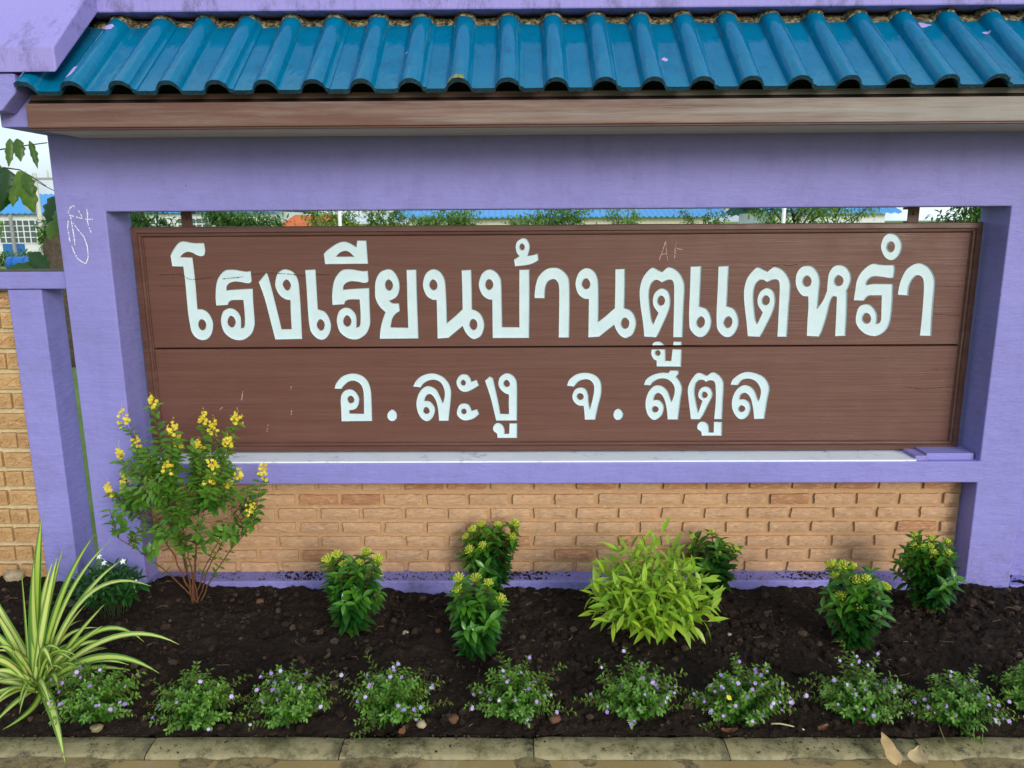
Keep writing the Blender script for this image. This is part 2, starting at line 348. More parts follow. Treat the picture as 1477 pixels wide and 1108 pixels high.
def lump(m, p, r, flat=.8, jit=.3, tint=0.0):
    a = random.uniform(0, 6.28); ca, sa = math.cos(a), math.sin(a); sx = random.uniform(.7, 1.3)
    vs = []
    for v in ICO:
        k = r * (1 + random.uniform(-jit, jit)); x, y, z = v[0] * k * sx, v[1] * k, v[2] * k * flat
        vs.append((p[0] + x * ca - y * sa, p[1] + x * sa + y * ca, p[2] + z))
    m.add(vs, ICF, tint)
m = MB()
for _ in range(9000):
    x = random.uniform(-2.5, 2.5); y = random.uniform(-.86, -.01); r = .003 + .015 * random.random() ** 3.6
    if fbm(x * 4, y * 4, 9, 2) < -.25 and random.random() < .7: continue
    lump(m, (x, y, soil_z(x, y) + r * .35), r, tint=random.random() ** 6 * .7)
tag(m.build('soil_clods', SOIL), 'dark crumbs and clods scattered over the planting bed', 'soil', kind='stuff')
m = MB()
for _ in range(1500):   # crumbs thrown on the plinth ledge
    x = random.uniform(-1.45, 1.8)
    if fbm(x * 3, 2, 4, 3) < -.05 and random.random() < .85: continue
    y = random.uniform(.008, .088); r = .0012 + .0034 * random.random() ** 3; lump(m, (x, y, .155 + r * .3), r, tint=random.random() * .6)
for x, w in ((-.95, .10), (.02, .16), (1.25, .12)):
    for _ in range(130):
        xx = random.gauss(x, w * .5); y = random.uniform(.012, .09); r = .0015 + .005 * random.random() ** 2
        lump(m, (xx, y, .155 + r * .3), r)
tag(m.build('ledge_crumbs', SOIL), 'loose soil crumbs spilled along the purple plinth ledge', 'soil', kind='stuff')

m = MB()
for _ in range(2600):   # soil washed onto the back of the kerb
    x = random.uniform(-2.3, 2.3); y = -.888 - .085 * random.random() ** 4; r = .0008 + .0036 * random.random() ** 6
    if fbm(x * 3.2, 7, 1, 3) < -.1 and random.random() < .6: continue
    lump(m, (x, y, .0515 + r * .2), r, .6, tint=random.random() ** 2)
tag(m.build('kerb_crumbs', SOIL), 'fine soil washed over the concrete kerb', 'soil', kind='stuff')

# ------------------------------------------------------------------ the purple sign wall
wall = empty('sign_wall', (.14, .1, 0)); tag(wall, 'purple concrete sign wall with teal tiled roof over a brick panel', 'wall')
wall.matrix_world = Matrix.Translation((.14, .1, 0))
def wp(o):   # keep world coordinates while parenting to the wall
    o.parent = wall; o.matrix_parent_inverse = Matrix.Translation((-.14, -.1, 0)); return o
XC = [-1.82, -1.625, 1.913, 2.105]; ZC = [-.12, .155, .597, .689, 1.725, 2.30]; D0, D1 = 0.0, .2
bm = bmesh.new(); gv = {(i, j): bm.verts.new((XC[i], D0, ZC[j])) for i in range(4) for j in range(6)}
fl = [bm.faces.new([gv[i, j], gv[i + 1, j], gv[i + 1, j + 1], gv[i, j + 1]]) for i in range(3) for j in range(5) if not (i == 1 and j in (1, 3))]
r = bmesh.ops.extrude_face_region(bm, geom=fl); bmesh.ops.translate(bm, verts=[v for v in r['geom'] if isinstance(v, bmesh.types.BMVert)], vec=(0, D1 - D0, 0))
bmesh.ops.recalc_face_normals(bm, faces=bm.faces)
ed = [e for e in bm.edges if len(e.link_faces) == 2 and e.calc_face_angle(0) > R(40)]
bmesh.ops.bevel(bm, geom=ed, offset=.005, segments=2, affect='EDGES', profile=.5)
me = bpy.data.meshes.new('concrete_frame'); bm.to_mesh(me); bm.free(); me.materials.append(PURPLE); wp(link('concrete_frame', me))
# sill topping: white strip, then the bare purple end
def slab(name, x0, x1, y0, y1, z0, z1, mat, bev=.003): return wp(boxobj(name, x0, x1, y0, y1, z0, z1, mat, None, bev))
slab('sill_topping', -1.622, 1.655, .006, .197, .685, .695, WHITEWASH)
slab('sill_end_block', 1.705, 1.905, .03, .197, .685, .716, PURPLE)
slab('sill_mortar_patch', 1.655, 1.705, .02, .197, .685, .708, DIRTP)
# brick panel with separate bricks
panel = slab('brick_panel', -1.63, 1.918, .108, .19, .15, .60, MORTAR, 0)
bmeshes = []
for k in range(10):
    m = MB(); L, H, Dp = .164, .0455, .024; nx_, nz_ = 7, 3; vs = []; fs = []
    for j in range(nz_ + 1):
        for i in range(nx_ + 1):
            x = -L / 2 + L * i / nx_; z = -H / 2 + H * j / nz_; edge = (i in (0, nx_)) or (j in (0, nz_))
            if i in (0, nx_): x += random.uniform(-.0022, .0022)
            if j in (0, nz_): z += random.uniform(-.0018, .0018)
            vs.append((x, -Dp + (.0025 if edge else 0) + random.uniform(-.0012, .0012), z))
    q = nx_ + 1; fs = [(j * q + i, j * q + i + 1, (j + 1) * q + i + 1, (j + 1) * q + i) for j in range(nz_) for i in range(nx_)]
    rim = [i for i in range(q)] + [j * q + nx_ for j in range(1, nz_ + 1)] + [nz_ * q + i for i in range(nx_ - 1, -1, -1)] + [j * q for j in range(nz_ - 1, 0, -1)]
    o = len(vs); vs += [(vs[i][0], 0, vs[i][2]) for i in rim]; n_ = len(rim)
    fs += [(rim[(k_ + 1) % n_], rim[k_], o + k_, o + (k_ + 1) % n_) for k_ in range(n_)]
    m.add(vs, fs); bmeshes.append((m.mesh('brick', BRICK), m.mesh('brick', REDBRICK)))
def addbrick(x, z, sx=1, sz=1, red=False):
    b = link('brick', random.choice(bmeshes)[1 if red else 0], panel)
    b.matrix_parent_inverse = Matrix.Identity(4)
    b.location = (x, .1185 + random.uniform(-.0015, .0015), z + random.uniform(-.0012, .0012)); b.scale = (sx, 1, sz)
    b.rotation_euler = (0, random.uniform(-.008, .008), random.uniform(-.006, .006))
rows = [(.0, .1755), (.0935, .2330), (.0, .2975), (.0935, .3625), (.0, .4270), (.0935, .4910), (.0, .5650)]
for ri, (sh, z) in enumerate(rows):
    k = 0; x = -.966 + .082 - 4 * .187 + sh - .0935 + (0.187 if False else 0)
    while x < 1.913 + .05:
        l, rgt = max(x - .082, -1.613), min(x + .082, 1.902)
        if rgt - l > .03:
            sz = 1.2 if ri == 6 else 1.0
            addbrick((l + rgt) / 2 + (random.uniform(-.002, .002) if rgt - l > .16 else 0), z, (rgt - l) / .164, sz, random.random() < (.08 if ri < 5 else .3))
        x += .187

# roof timbers
FX0, FX1 = -1.692, 2.75
def plankbox(name, *a, bev=.003): return slab(name, *a, bev=bev)
plankbox('fascia_board', FX0 + .006, FX1, -.331, -.305, 2.002, 2.082, FASCIA)
plankbox('fascia_top_board', FX0, FX1, -.288, -.270, 2.084, 2.118, FASCIA)
plankbox('fascia_edge_strip', FX0 + .008, FX1, -.325, -.300, 1.996, 2.0015, FRAMEB, bev=.001)
plankbox('soffit_board', FX0 + .01, FX1, -.2995, -.15, 2.001, 2.016, SOFFIT)
plankbox('soffit_board', FX0 + .01, FX1, -.1485, -.002, 2.0015, 2.016, SOFFIT)
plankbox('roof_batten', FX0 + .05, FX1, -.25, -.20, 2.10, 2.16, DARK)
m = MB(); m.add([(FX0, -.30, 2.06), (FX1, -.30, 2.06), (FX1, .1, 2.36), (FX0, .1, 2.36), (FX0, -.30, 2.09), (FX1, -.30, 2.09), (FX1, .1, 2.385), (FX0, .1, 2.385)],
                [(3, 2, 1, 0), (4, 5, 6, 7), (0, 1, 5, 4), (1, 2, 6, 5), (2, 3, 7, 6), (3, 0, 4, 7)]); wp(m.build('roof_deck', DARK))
slab('cantilever_block', -1.818, -1.698, -.27, -.001, 2.012, 2.20, PURPLE, .004)
m = MB(); pr = [(-2.15, 2.058), (-1.757, 2.056), (-1.697, 2.118), (-1.697, 2.176), (-2.15, 2.176)]
m.add([(x, y, z) for y in (-.352, -.272) for x, z in pr], [(0, 1, 2, 3, 4), (9, 8, 7, 6, 5)] + [(i, i + 5, (i + 1) % 5 + 5, (i + 1) % 5) for i in range(5)])
me = m.mesh('eave_bracket', PURPLE); bevel_mesh(me, .004); wp(link('eave_bracket', me))
# tiles: two rolls each
SL = R(37); TL = .485; FY, FZ = -.368, 2.113; PITCH = .16237; X0R = -1.498
def roll(u):   # height of the tile profile over the pan
    a = abs(u); h = 0.0
    if a < .0405: h = .003 + .034 * (1 - (a / .0405) ** 2.3) ** .62
    elif a < .050: h = .003 * (1 - (a - .0405) / .0095)
    return h
def tile_pt(x, s, lift=0.0):
    k = round((x - X0R) / PITCH); h = roll(x - (X0R + k * PITCH)) + lift
    return Vector((x, FY + math.cos(SL) * s - math.sin(SL) * h, FZ + math.sin(SL) * s + math.cos(SL) * h))
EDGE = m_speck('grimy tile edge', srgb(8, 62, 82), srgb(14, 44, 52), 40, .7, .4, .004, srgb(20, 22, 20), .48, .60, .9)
def tile(xa, xb, dz, trim=False):
    n = max(6, int((xb - xa) / .0034)); cols = [xa + (xb - xa) * i / n for i in range(n + 1)]; ns = 6; vs = []; th = .014
    for side in (0, 1):
        for j in range(ns + 1):
            s = TL * j / ns; s = s if j else random.uniform(-.0015, .0015)
            for i, x in enumerate(cols):
                rnd_ = .003 * (1 if j == 0 and side == 0 else 0)
                w = (.004 * fbm(x * 40, 1, 2, 2)) if (j == 0) else 0
                lift = dz + (.0045 if i >= n - 6 and not trim else 0) - (th if side else 0)
                if trim and j == 0: w += .02 * fbm(x * 50, 4, 2, 2)
                vs.append(tile_pt(x, s + w * .3 + rnd_, lift))
    q = n + 1; N = q * (ns + 1); fs = []
    for j in range(ns):
        for i in range(n):
            a = j * q + i; fs += [(a, a + 1, a + q + 1, a + q), (N + a, N + a + q, N + a + q + 1, N + a + 1)]
    for i in range(n): fs += [(i, N + i, N + i + 1, i + 1), (ns * q + i, ns * q + i + 1, N + ns * q + i + 1, N + ns * q + i)]
    for j in range(ns): fs += [(j * q, (j + 1) * q, N + (j + 1) * q, N + j * q), (j * q + n, N + j * q + n, N + (j + 1) * q + n, (j + 1) * q + n)]
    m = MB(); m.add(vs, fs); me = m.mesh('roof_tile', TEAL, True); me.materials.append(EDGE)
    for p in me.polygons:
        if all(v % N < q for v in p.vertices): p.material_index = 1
    bm = bmesh.new(); bm.from_mesh(me)
    for e in bm.edges:
        if len(e.link_faces) == 2 and e.calc_face_angle(0) > R(45): e.smooth = False
    bm.to_mesh(me); bm.free(); return link('roof_tile', me)
edge = X0R + PITCH * -1 + .052
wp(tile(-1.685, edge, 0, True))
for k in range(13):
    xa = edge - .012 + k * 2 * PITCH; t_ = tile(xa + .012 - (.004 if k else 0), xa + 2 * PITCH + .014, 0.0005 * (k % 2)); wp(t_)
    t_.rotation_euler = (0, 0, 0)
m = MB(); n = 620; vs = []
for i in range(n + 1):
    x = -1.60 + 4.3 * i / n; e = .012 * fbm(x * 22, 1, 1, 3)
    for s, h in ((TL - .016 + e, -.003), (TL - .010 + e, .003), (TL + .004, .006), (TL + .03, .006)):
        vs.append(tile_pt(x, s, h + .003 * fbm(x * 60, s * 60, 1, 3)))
m.add(vs, [(i * 4 + j, (i + 1) * 4 + j, (i + 1) * 4 + j + 1, i * 4 + j + 1) for i in range(n) for j in range(3)]); wp(m.build('ridge_mortar', RUSTSHADEMORT, smooth=True))
slab('ridge_shade_slab', -1.90, 2.75, .055, .2, 2.302, 2.455, DARK, 0)  # dark slab added to stand for the shade in the gap below the beam
def splash(x, s, r, mat, name, lx=1.0, seed=0, lift=.0012):
    mm = MB(); vs = [tile_pt(x, s, lift)]; N = 22
    for ring in (.35, .7, 1.0):
        for k in range(N):
            a = 6.283 * k / N; rr = r * ring * (1 + .45 * fbm(math.cos(a) * 1.4 + seed, math.sin(a) * 1.4, seed, 3)); vs.append(tile_pt(x + rr * math.cos(a), s + rr * lx * math.sin(a), lift))
    fs = [(0, 1 + k, 1 + (k + 1) % N) for k in range(N)]
    for q_ in range(2): fs += [(1 + q_ * N + k, 1 + (q_ + 1) * N + k, 1 + (q_ + 1) * N + (k + 1) % N, 1 + q_ * N + (k + 1) % N) for k in range(N)]
    mm.add(vs, fs); return wp(mm.build(name, mat, smooth=True))
PSPL = plain('lilac paint splash', srgb(176, 158, 214), .7, .3)
LICH = m_speck('lichen crust', srgb(150, 150, 96), srgb(96, 104, 70), 60, .9, .5, .004)
splash(.512, .19, .011, PSPL, 'paint_splash', 1.2, 1); splash(-1.505, .40, .024, PSPL, 'paint_splash', .8, 2); splash(-1.515, .07, .013, PSPL, 'paint_splash', 3, 3)
splash(1.70, .37, .012, PSPL, 'paint_splash', .8, 4); splash(1.49, .44, .03, PSPL, 'paint_splash', .6, 5); splash(-.39, .20, .005, PSPL, 'paint_splash', 1, 6)
for i, dx in enumerate((-.018, .004, .022)): splash(-.213 + dx, .012, .013, LICH, 'lichen_patch', .9, 7 + i, .002)
slab('ridge_beam', -1.60, 2.75, -.042, .26, 2.44, 2.68, DIRTP, .006)
m = MB(); tn = .262 / .32
pts = [(-.362, 2.176), (.28, 2.176 + tn * .642), (.28, 2.30 + tn * .642), (-.362, 2.258)]
m.add([(x, y, z) for x in (-2.45, -1.548) for y, z in pts], [(3, 2, 1, 0), (4, 5, 6, 7)] + [(i, (i + 1) % 4, (i + 1) % 4 + 4, i + 4) for i in range(4)])
me = m.mesh('verge_beam', DIRTP); bm = bmesh.new(); bm.from_mesh(me); bmesh.ops.recalc_face_normals(bm, faces=bm.faces); bm.to_mesh(me); bm.free(); bevel_mesh(me, .007, 3); wp(link('verge_beam', me))

# chalk scribble on the left pillar: thin ribbons on the plaster
def ribbon(m, pts, w, y, broken=.0):
    for (xa, za), (xb, zb) in zip(pts[:-1], pts[1:]):
        L = math.hypot(xb - xa, zb - za); k = max(1, int(L / .004))
        for i in range(k):
            if random.random() < broken: continue
            a = i / k; b = (i + 1) / k; ww = w * random.uniform(.5, 1.2); jx = random.uniform(-.0008, .0008)
            px, pz = -(zb - za) / L * ww / 2, (xb - xa) / L * ww / 2
            p = [(xa + (xb - xa) * t + jx, za + (zb - za) * t) for t in (a, b)]
            m.add([(p[0][0] - px, y, p[0][1] - pz), (p[1][0] - px, y, p[1][1] - pz), (p[1][0] + px, y, p[1][1] + pz), (p[0][0] + px, y, p[0][1] + pz)], [(0, 1, 2, 3)])
m = MB()
for l in ([(-1.772, 1.72), (-1.766, 1.737), (-1.751, 1.749), (-1.734, 1.737), (-1.72, 1.708), (-1.719, 1.699), (-1.764, 1.711), (-1.775, 1.714)],
          [(-1.756, 1.682), (-1.741, 1.656), (-1.721, 1.629), (-1.712, 1.591), (-1.713, 1.55), (-1.726, 1.524)],
          [(-1.765, 1.708), (-1.763, 1.679), (-1.761, 1.644), (-1.76, 1.597)],
          [(-1.776, 1.691), (-1.782, 1.662), (-1.779, 1.615), (-1.769, 1.574), (-1.758, 1.545), (-1.741, 1.531), (-1.727, 1.524)],
          [(-1.697, 1.736), (-1.696, 1.713), (-1.7, 1.685), (-1.694, 1.655), (-1.69, 1.645)], [(-1.707, 1.697), (-1.677, 1.696)]):
    ribbon(m, l, .0038, -.0009, .22)
wp(m.build('chalk_scribble', CHALK))

# ------------------------------------------------------------------ the carved sign board
board = empty('sign_board', (.146, .15, .70)); tag(board, 'brown wooden sign board carved with two lines of white Thai lettering', 'sign')
def bp(o, parent=None):
    o.parent = parent or board
    if parent is None: o.matrix_parent_inverse = Matrix.Translation((-.146, -.15, -.70))
    return o
BX, BZ = -1.6, .70; PY = .14
LETTERS = [  # outlines in mm from the lower left corner of the board; c marks a corner
 "297,899c 299,868 294,849c 281,844 263,849 245,859 226,863 206,855 193,842c 243,840c 245,796 246,725 245,625c 268,623 289,609 303,581 305,553 295,519 276,498 253,493 229,503 212,528 207,565 204,609 204,687 204,741 202,802c 156,804c 153,847c 160,861 185,894 202,905 222,905 254,899|261,582 273,573 276,556 268,539 257,535 246,545 243,562 250,577",
 "482,783c 483,740c 476,733 462,732 438,737 410,739 388,732 376,719 375,703c 402,706 485,710c 483,652 483,580 480,552 465,519 435,496 407,492 377,501 351,525 341,558 342,586 353,614 373,627 393,627 411,616 424,594 425,564 423,543c 434,546 440,558 443,602 442,662c 398,662 381,655 375,642c 326,639c 326,675 333,724 346,757 370,783 392,789 420,788 441,784 463,781|386,596 398,586 402,569 395,553 384,547 372,555 368,572 375,589",
 "548,777c 555,756 571,674 595,538c 637,539c 638,607 640,661c 620,664 596,682 582,712 582,739 594,772 617,788 636,788 660,777 675,752 680,722 681,618 679,496c 565,494c 550,574 532,668 512,737c|630,747 641,738 646,723 639,706 629,701 618,712 612,728 620,742",
 "710,786c 753,788c 753,728 753,622c 764,619 783,610 798,587 805,556 799,525 782,500 762,492 740,500 719,526 713,557 711,607 711,695|763,580 775,570 778,554 772,537 762,531 750,541 745,556 752,573",
 "932,905c 970,905c 973,810c 794,809c 791,852c 808,868 845,892 872,901 897,897 928,879c|841,840c 859,856 879,863 897,858 916,840c",
 "1132,784c 1173,785c 1172,682 1173,496c 1009,495c 1012,527 1021,566 1037,608c 1013,633 998,666 997,699 1001,737 1019,772 1047,786 1069,785 1087,767 1099,737 1100,704 1090,677 1073,663 1056,656c 1069,646 1096,645c 1098,613c 1078,599 1064,577 1057,544c 1131,542c 1131,649 1132,736|1056,745 1068,736 1073,720 1067,704 1056,699 1045,707 1041,723 1046,739",
 "1361,781c 1401,783c 1402,708 1402,618c 1417,614 1438,598 1451,567 1451,539 1439,508 1420,495 1406,492 1387,503 1370,526 1361,548c 1300,498c 1254,495c 1254,571 1254,658c 1235,660 1213,676 1201,703 1199,731 1211,766 1233,784 1255,785 1276,771 1289,746 1293,714 1295,626 1295,561c 1327,587 1362,619c 1362,708|1243,744 1254,735 1259,719 1253,703 1242,699 1231,708 1226,722 1232,738|1407,578 1419,569 1423,553 1418,537 1406,531 1395,541 1391,555 1396,572",
 "1601,782c 1643,783c 1643,646 1641,496c 1487,496c 1487,570 1487,658c 1471,660 1449,675 1435,702 1432,729 1445,765 1467,782 1486,783 1508,770 1523,745 1526,713 1528,543c 1600,542c 1600,657|1476,744 1487,736 1492,721 1486,705 1476,699 1464,707 1460,723 1465,738",
 "1616,911 1633,906 1644,885 1643,863 1636,839c 1658,842 1678,848c 1681,820c 1650,805 1617,799 1583,796c 1579,823c 1601,837c 1590,853 1586,877 1593,898|1613,889 1621,884 1624,874 1620,864 1613,862 1605,868 1603,876 1606,886",
 "1664,664c 1706,663c 1709,706 1718,731 1737,742 1753,739 1765,717 1767,646 1766,497c 1810,497c 1811,645 1808,738 1794,765 1770,785 1742,790 1710,782 1682,755 1670,723 1665,690",
 "2127,499c 2177,496c 2186,511 2205,555 2223,599 2231,632 2230,665 2220,690 2200,702 2184,699 2165,682 2158,655 2163,627 2183,599c 2164,552c 2156,572 2145,638 2142,688 2149,720 2163,736c 2177,736 2194,726c 2215,736 2234,736 2243,720 2246,676 2249,496c 2288,496c 2288,610 2288,714 2274,752 2252,777 2224,789 2211,785 2194,770c 2178,777 2154,788 2132,772 2111,739 2102,693 2106,638 2120,555|2193,672 2204,664 2209,651 2204,635 2194,630 2183,637 2179,651 2183,665",
 "2161,461c 2166,473 2180,478 2197,477 2208,468 2215,461c",
 "2251,478c 2285,477c 2286,461c 2250,461c",
 "2160,445c 2218,445c 2221,395c 2244,395c 2248,445c 2287,444c 2287,370c 2183,371c 2182,396c 2168,404 2158,426|2188,442 2197,435 2198,426 2193,418 2185,418 2177,426 2178,438",
 "2804,665c 2781,668 2760,690 2748,722 2750,760 2767,785 2791,792 2815,787 2836,765 2848,733 2848,684 2847,615c 2867,648 2880,686c 2880,722 2883,760 2899,786 2923,794 2951,786 2970,762 2976,732 2969,705 2962,689c 2965,678c 2970,590 2972,499c 2929,497c 2926,590 2923,662c 2909,666 2899,648 2886,574 2871,516 2862,496c 2810,499c 2808,563 2808,618|2794,752 2807,743 2813,728 2809,711 2797,706 2784,713 2778,727 2782,744|2924,753 2938,744 2945,730 2940,713 2927,708 2914,716 2909,730 2913,745",
 "3150,793c 3153,774 3152,743c 3139,739 3100,745 3068,747 3050,737 3042,721 3044,711c 3071,716 3151,715c 3156,644 3156,589 3152,550 3138,520 3112,501 3088,497 3056,506 3027,529 3011,557 3010,590 3019,620 3040,631 3062,630 3082,614 3095,592 3099,567 3098,549c 3110,553 3115,567 3112,617 3109,668c 3078,668 3053,666 3036,646c 2994,648c 2997,689 3000,727 3013,759 3037,786 3063,799 3090,795 3118,793|3053,595 3066,587 3073,570 3069,555 3057,550 3045,558 3038,573 3042,589",
 "3124,921 3149,913 3168,889 3173,865 3167,839 3150,818 3129,813 3107,826 3091,852 3087,874 3094,903 3109,918|3127,889 3139,882 3144,868 3141,852 3130,845 3118,854 3113,868 3117,883",
 "3175,670c 3218,667c 3219,704 3229,733 3246,750 3266,744 3276,725 3281,682 3284,594 3284,498c 3331,497c 3326,605 3323,725 3310,760 3286,787 3252,800 3220,790 3196,766 3181,726 3176,693",
 "805,280c 814,304 837,330 868,344 901,345 931,333 951,309 961,272 962,216 961,136c 828,135c 829,186 829,229 836,257 855,274 879,276 897,263 909,238 905,210 891,190 865,184c 864,170c 927,168c 929,229 928,272 917,300 893,314 869,311 847,294 835,279c|874,249 884,242 888,230 881,218 870,215 862,224 859,234 865,245",
 "1049,187 1064,178 1070,163 1065,144 1050,135 1035,140 1027,157 1033,175",
 "1143,288c 1156,312 1181,334 1217,345 1247,342 1277,326 1298,299 1306,265 1302,215 1292,136c 1251,136c 1248,184 1241,221 1228,246 1214,255 1198,247 1190,225c 1214,222 1232,200 1234,178 1225,153 1209,137 1193,135 1175,147 1161,172 1155,206 1160,240 1176,271 1198,288 1219,288 1243,274 1257,246 1270,214c 1278,246 1276,277 1262,305 1238,317 1211,314 1189,301 1175,284c|1198,198 1208,190 1212,179 1205,169 1195,167 1186,175 1186,187 1190,195",
 "1361,341 1380,337 1391,320 1394,308c 1417,317c 1426,292c 1403,277 1372,264 1348,269 1332,292 1331,314 1344,335|1360,317 1368,311 1370,301 1364,292 1355,292 1349,302 1352,313",
 "1362,213 1383,205 1393,180c 1417,187c 1425,165c 1401,146 1370,137 1346,143 1330,162 1330,181 1341,206|1362,190 1370,184 1371,174 1363,165 1354,166 1348,176 1353,187",
 "1473,331c 1487,323c 1494,289 1508,220 1517,166c 1554,165c 1553,214 1554,251c 1536,258 1515,279 1509,304 1518,329 1542,344 1566,339 1584,319 1589,294 1589,214 1588,136c 1498,136c 1489,177 1475,239 1452,312c|1545,316 1555,308 1559,298 1554,287 1545,284 1535,292 1532,302 1537,312",
 "1556,123c 1589,123c 1588,58c 1503,58c 1501,77 1487,89 1484,105 1495,122 1510,125 1527,114 1534,95 1534,76c 1554,77c",
 "1803,289c 1812,314 1842,338 1881,345 1918,337 1941,317 1950,290 1949,249 1937,195 1926,139c 1881,138c 1879,167 1875,200c 1853,202 1833,219 1826,243 1836,270 1859,281 1882,275 1894,249 1896,222 1903,186c 1913,229 1919,270 1915,297 1898,314 1875,316 1852,307 1833,285c|1859,256 1871,251 1875,241 1870,229 1860,226 1850,234 1846,243 1851,253",
 "2025,187 2040,177 2046,160 2039,143 2024,136 2010,143 2004,160 2010,179",
 "2132,291c 2139,313 2165,333 2204,344 2234,343c 2243,354c 2276,353c 2279,341c 2268,326c 2285,305 2295,275 2291,234 2283,138c 2238,138c 2233,180 2223,221 2208,248 2193,256 2180,245 2175,224c 2198,224 2216,207 2220,183 2211,156 2191,139 2175,137 2154,156 2142,190 2142,228 2155,265 2180,288 2210,285 2233,265 2246,234 2253,217c 2262,248 2263,275 2252,299 2228,316 2199,318 2173,306 2160,289c|2184,198 2195,191 2198,181 2192,172 2182,170 2173,176 2171,187 2176,196",
 "2338,139c 2377,139c 2390,158 2408,200 2423,234 2426,254 2415,276 2395,283 2375,275 2365,254 2368,234 2384,220c 2369,169c 2358,213 2349,261 2354,298 2367,312c 2383,312 2396,303c 2413,310 2430,305 2437,284 2441,220 2438,139c 2472,139c 2472,220 2471,298 2455,328 2425,345 2399,330c 2362,343 2337,319 2320,278 2324,227 2333,172|2392,261 2402,255 2406,246 2401,235 2392,232 2383,241 2382,251 2386,259",
 "2438,127c 2473,126c 2475,65c 2388,65c 2384,84 2370,93 2367,110 2378,126 2398,127 2414,114 2419,86 2419,79c 2439,79c",
 "2501,290c 2509,313 2537,336 2569,346 2606,340 2640,324 2661,297 2668,270 2662,226 2654,140c 2610,139c 2604,178 2593,223 2578,247 2563,255 2548,247 2543,226c 2569,225 2587,209 2592,182 2583,154 2564,139 2544,141 2525,161 2512,192 2512,230 2527,267 2553,287 2579,286 2603,267 2620,229 2626,219c 2632,253 2626,280 2608,304 2581,316 2551,312 2532,289c|2554,200 2566,193 2570,184 2564,173 2554,170 2544,177 2542,187 2546,197",
 "971,782c 972,739c 965,732 951,731 927,736 899,738 878,731 866,718 865,703c 892,706 974,710c 972,652 972,580 969,553 954,520 924,497 896,493 867,502 841,526 831,559 832,586 843,614 863,627 883,627 900,616 913,594 914,565 912,544c 923,547 929,559 932,602 931,662c 888,662 871,655 865,642c 816,639c 816,675 823,723 836,756 860,782 882,788 909,787 930,783 952,780|876,596 888,586 892,569 885,554 874,548 862,556 858,572 865,589",
 "1999,782c 2039,784c 2040,709 2040,620c 2056,616 2077,600 2090,569 2090,541 2078,510 2059,497 2044,494 2025,505 2008,528 1999,550c 1937,500c 1891,497c 1891,573 1891,659c 1871,661 1849,677 1837,704 1835,732 1847,767 1869,785 1892,786 1913,772 1926,747 1930,715 1932,628 1932,563c 1965,589 2000,621c 2000,709|1880,745 1891,736 1896,720 1890,704 1879,700 1867,709 1862,723 1868,739|2045,580 2058,571 2062,555 2057,539 2044,533 2033,543 2029,557 2034,574",
 "2562,499c 2613,496c 2622,511 2642,555 2660,599 2668,632 2667,664 2657,689 2637,701 2620,698 2601,681 2594,654 2599,627 2619,599c 2600,552c 2591,572 2580,638 2577,687 2584,719 2599,735c 2613,735 2630,725c 2652,735 2672,735 2681,719 2684,675 2687,496c 2727,496c 2727,610 2727,713 2713,751 2690,776 2661,788 2648,784 2630,769c 2614,776 2589,787 2567,771 2545,738 2536,692 2540,638 2554,555|2629,671 2641,663 2646,650 2641,635 2630,630 2619,637 2615,650 2619,664",
 "2310,791c 2354,793c 2354,733 2354,626c 2365,623 2385,614 2400,591 2407,560 2401,529 2384,504 2363,496 2341,504 2319,530 2313,561 2311,611 2311,700|2364,584 2376,574 2379,558 2373,541 2363,535 2351,545 2346,560 2353,577",
 "2425,791c 2468,793c 2468,733 2468,626c 2480,623 2499,614 2514,591 2521,559 2515,528 2498,503 2478,495 2455,503 2434,529 2428,560 2426,611 2426,699|2479,584 2491,574 2494,557 2488,540 2478,534 2465,544 2460,559 2467,577",
]

def smooth_contour(s):
    pts = []
    for w in s.split():
        k = w.endswith('c'); a, b = w.rstrip('c').split(','); pts.append((BX + int(a) / 1000, BZ + int(b) / 1000, k))
    n = len(pts); out = []
    for i in range(n):
        p0, p1, p2, p3 = pts[i - 1], pts[i], pts[(i + 1) % n], pts[(i + 2) % n]
        L = math.hypot(p2[0] - p1[0], p2[1] - p1[1]); st = max(1, min(5, int(L / .006)))
        c0 = p1[2]; c1 = p2[2]
        t1 = ((p2[0] - p1[0]), (p2[1] - p1[1])) if c0 else ((p2[0] - p0[0]) / 2, (p2[1] - p0[1]) / 2)
        t2 = ((p2[0] - p1[0]), (p2[1] - p1[1])) if c1 else ((p3[0] - p1[0]) / 2, (p3[1] - p1[1]) / 2)
        def lim(t):
            l = math.hypot(*t); return t if l < 1.15 * L else (t[0] * 1.15 * L / l, t[1] * 1.15 * L / l)
        t1, t2 = lim(t1), lim(t2)
        for k in range(st):
            t = k / st; h1 = 2 * t ** 3 - 3 * t * t + 1; h2 = t ** 3 - 2 * t * t + t; h3 = -2 * t ** 3 + 3 * t * t; h4 = t ** 3 - t * t
            out.append((h1 * p1[0] + h2 * t1[0] + h3 * p2[0] + h4 * t2[0], h1 * p1[1] + h2 * t1[1] + h3 * p2[1] + h4 * t2[1]))
    # drop near-duplicates
    res = [out[0]]
    for q in out[1:]:
        if math.hypot(q[0] - res[-1][0], q[1] - res[-1][1]) > .0007: res.append(q)
    return res
def area(c): return .5 * sum(c[i - 1][0] * c[i][1] - c[i][0] * c[i - 1][1] for i in range(len(c)))
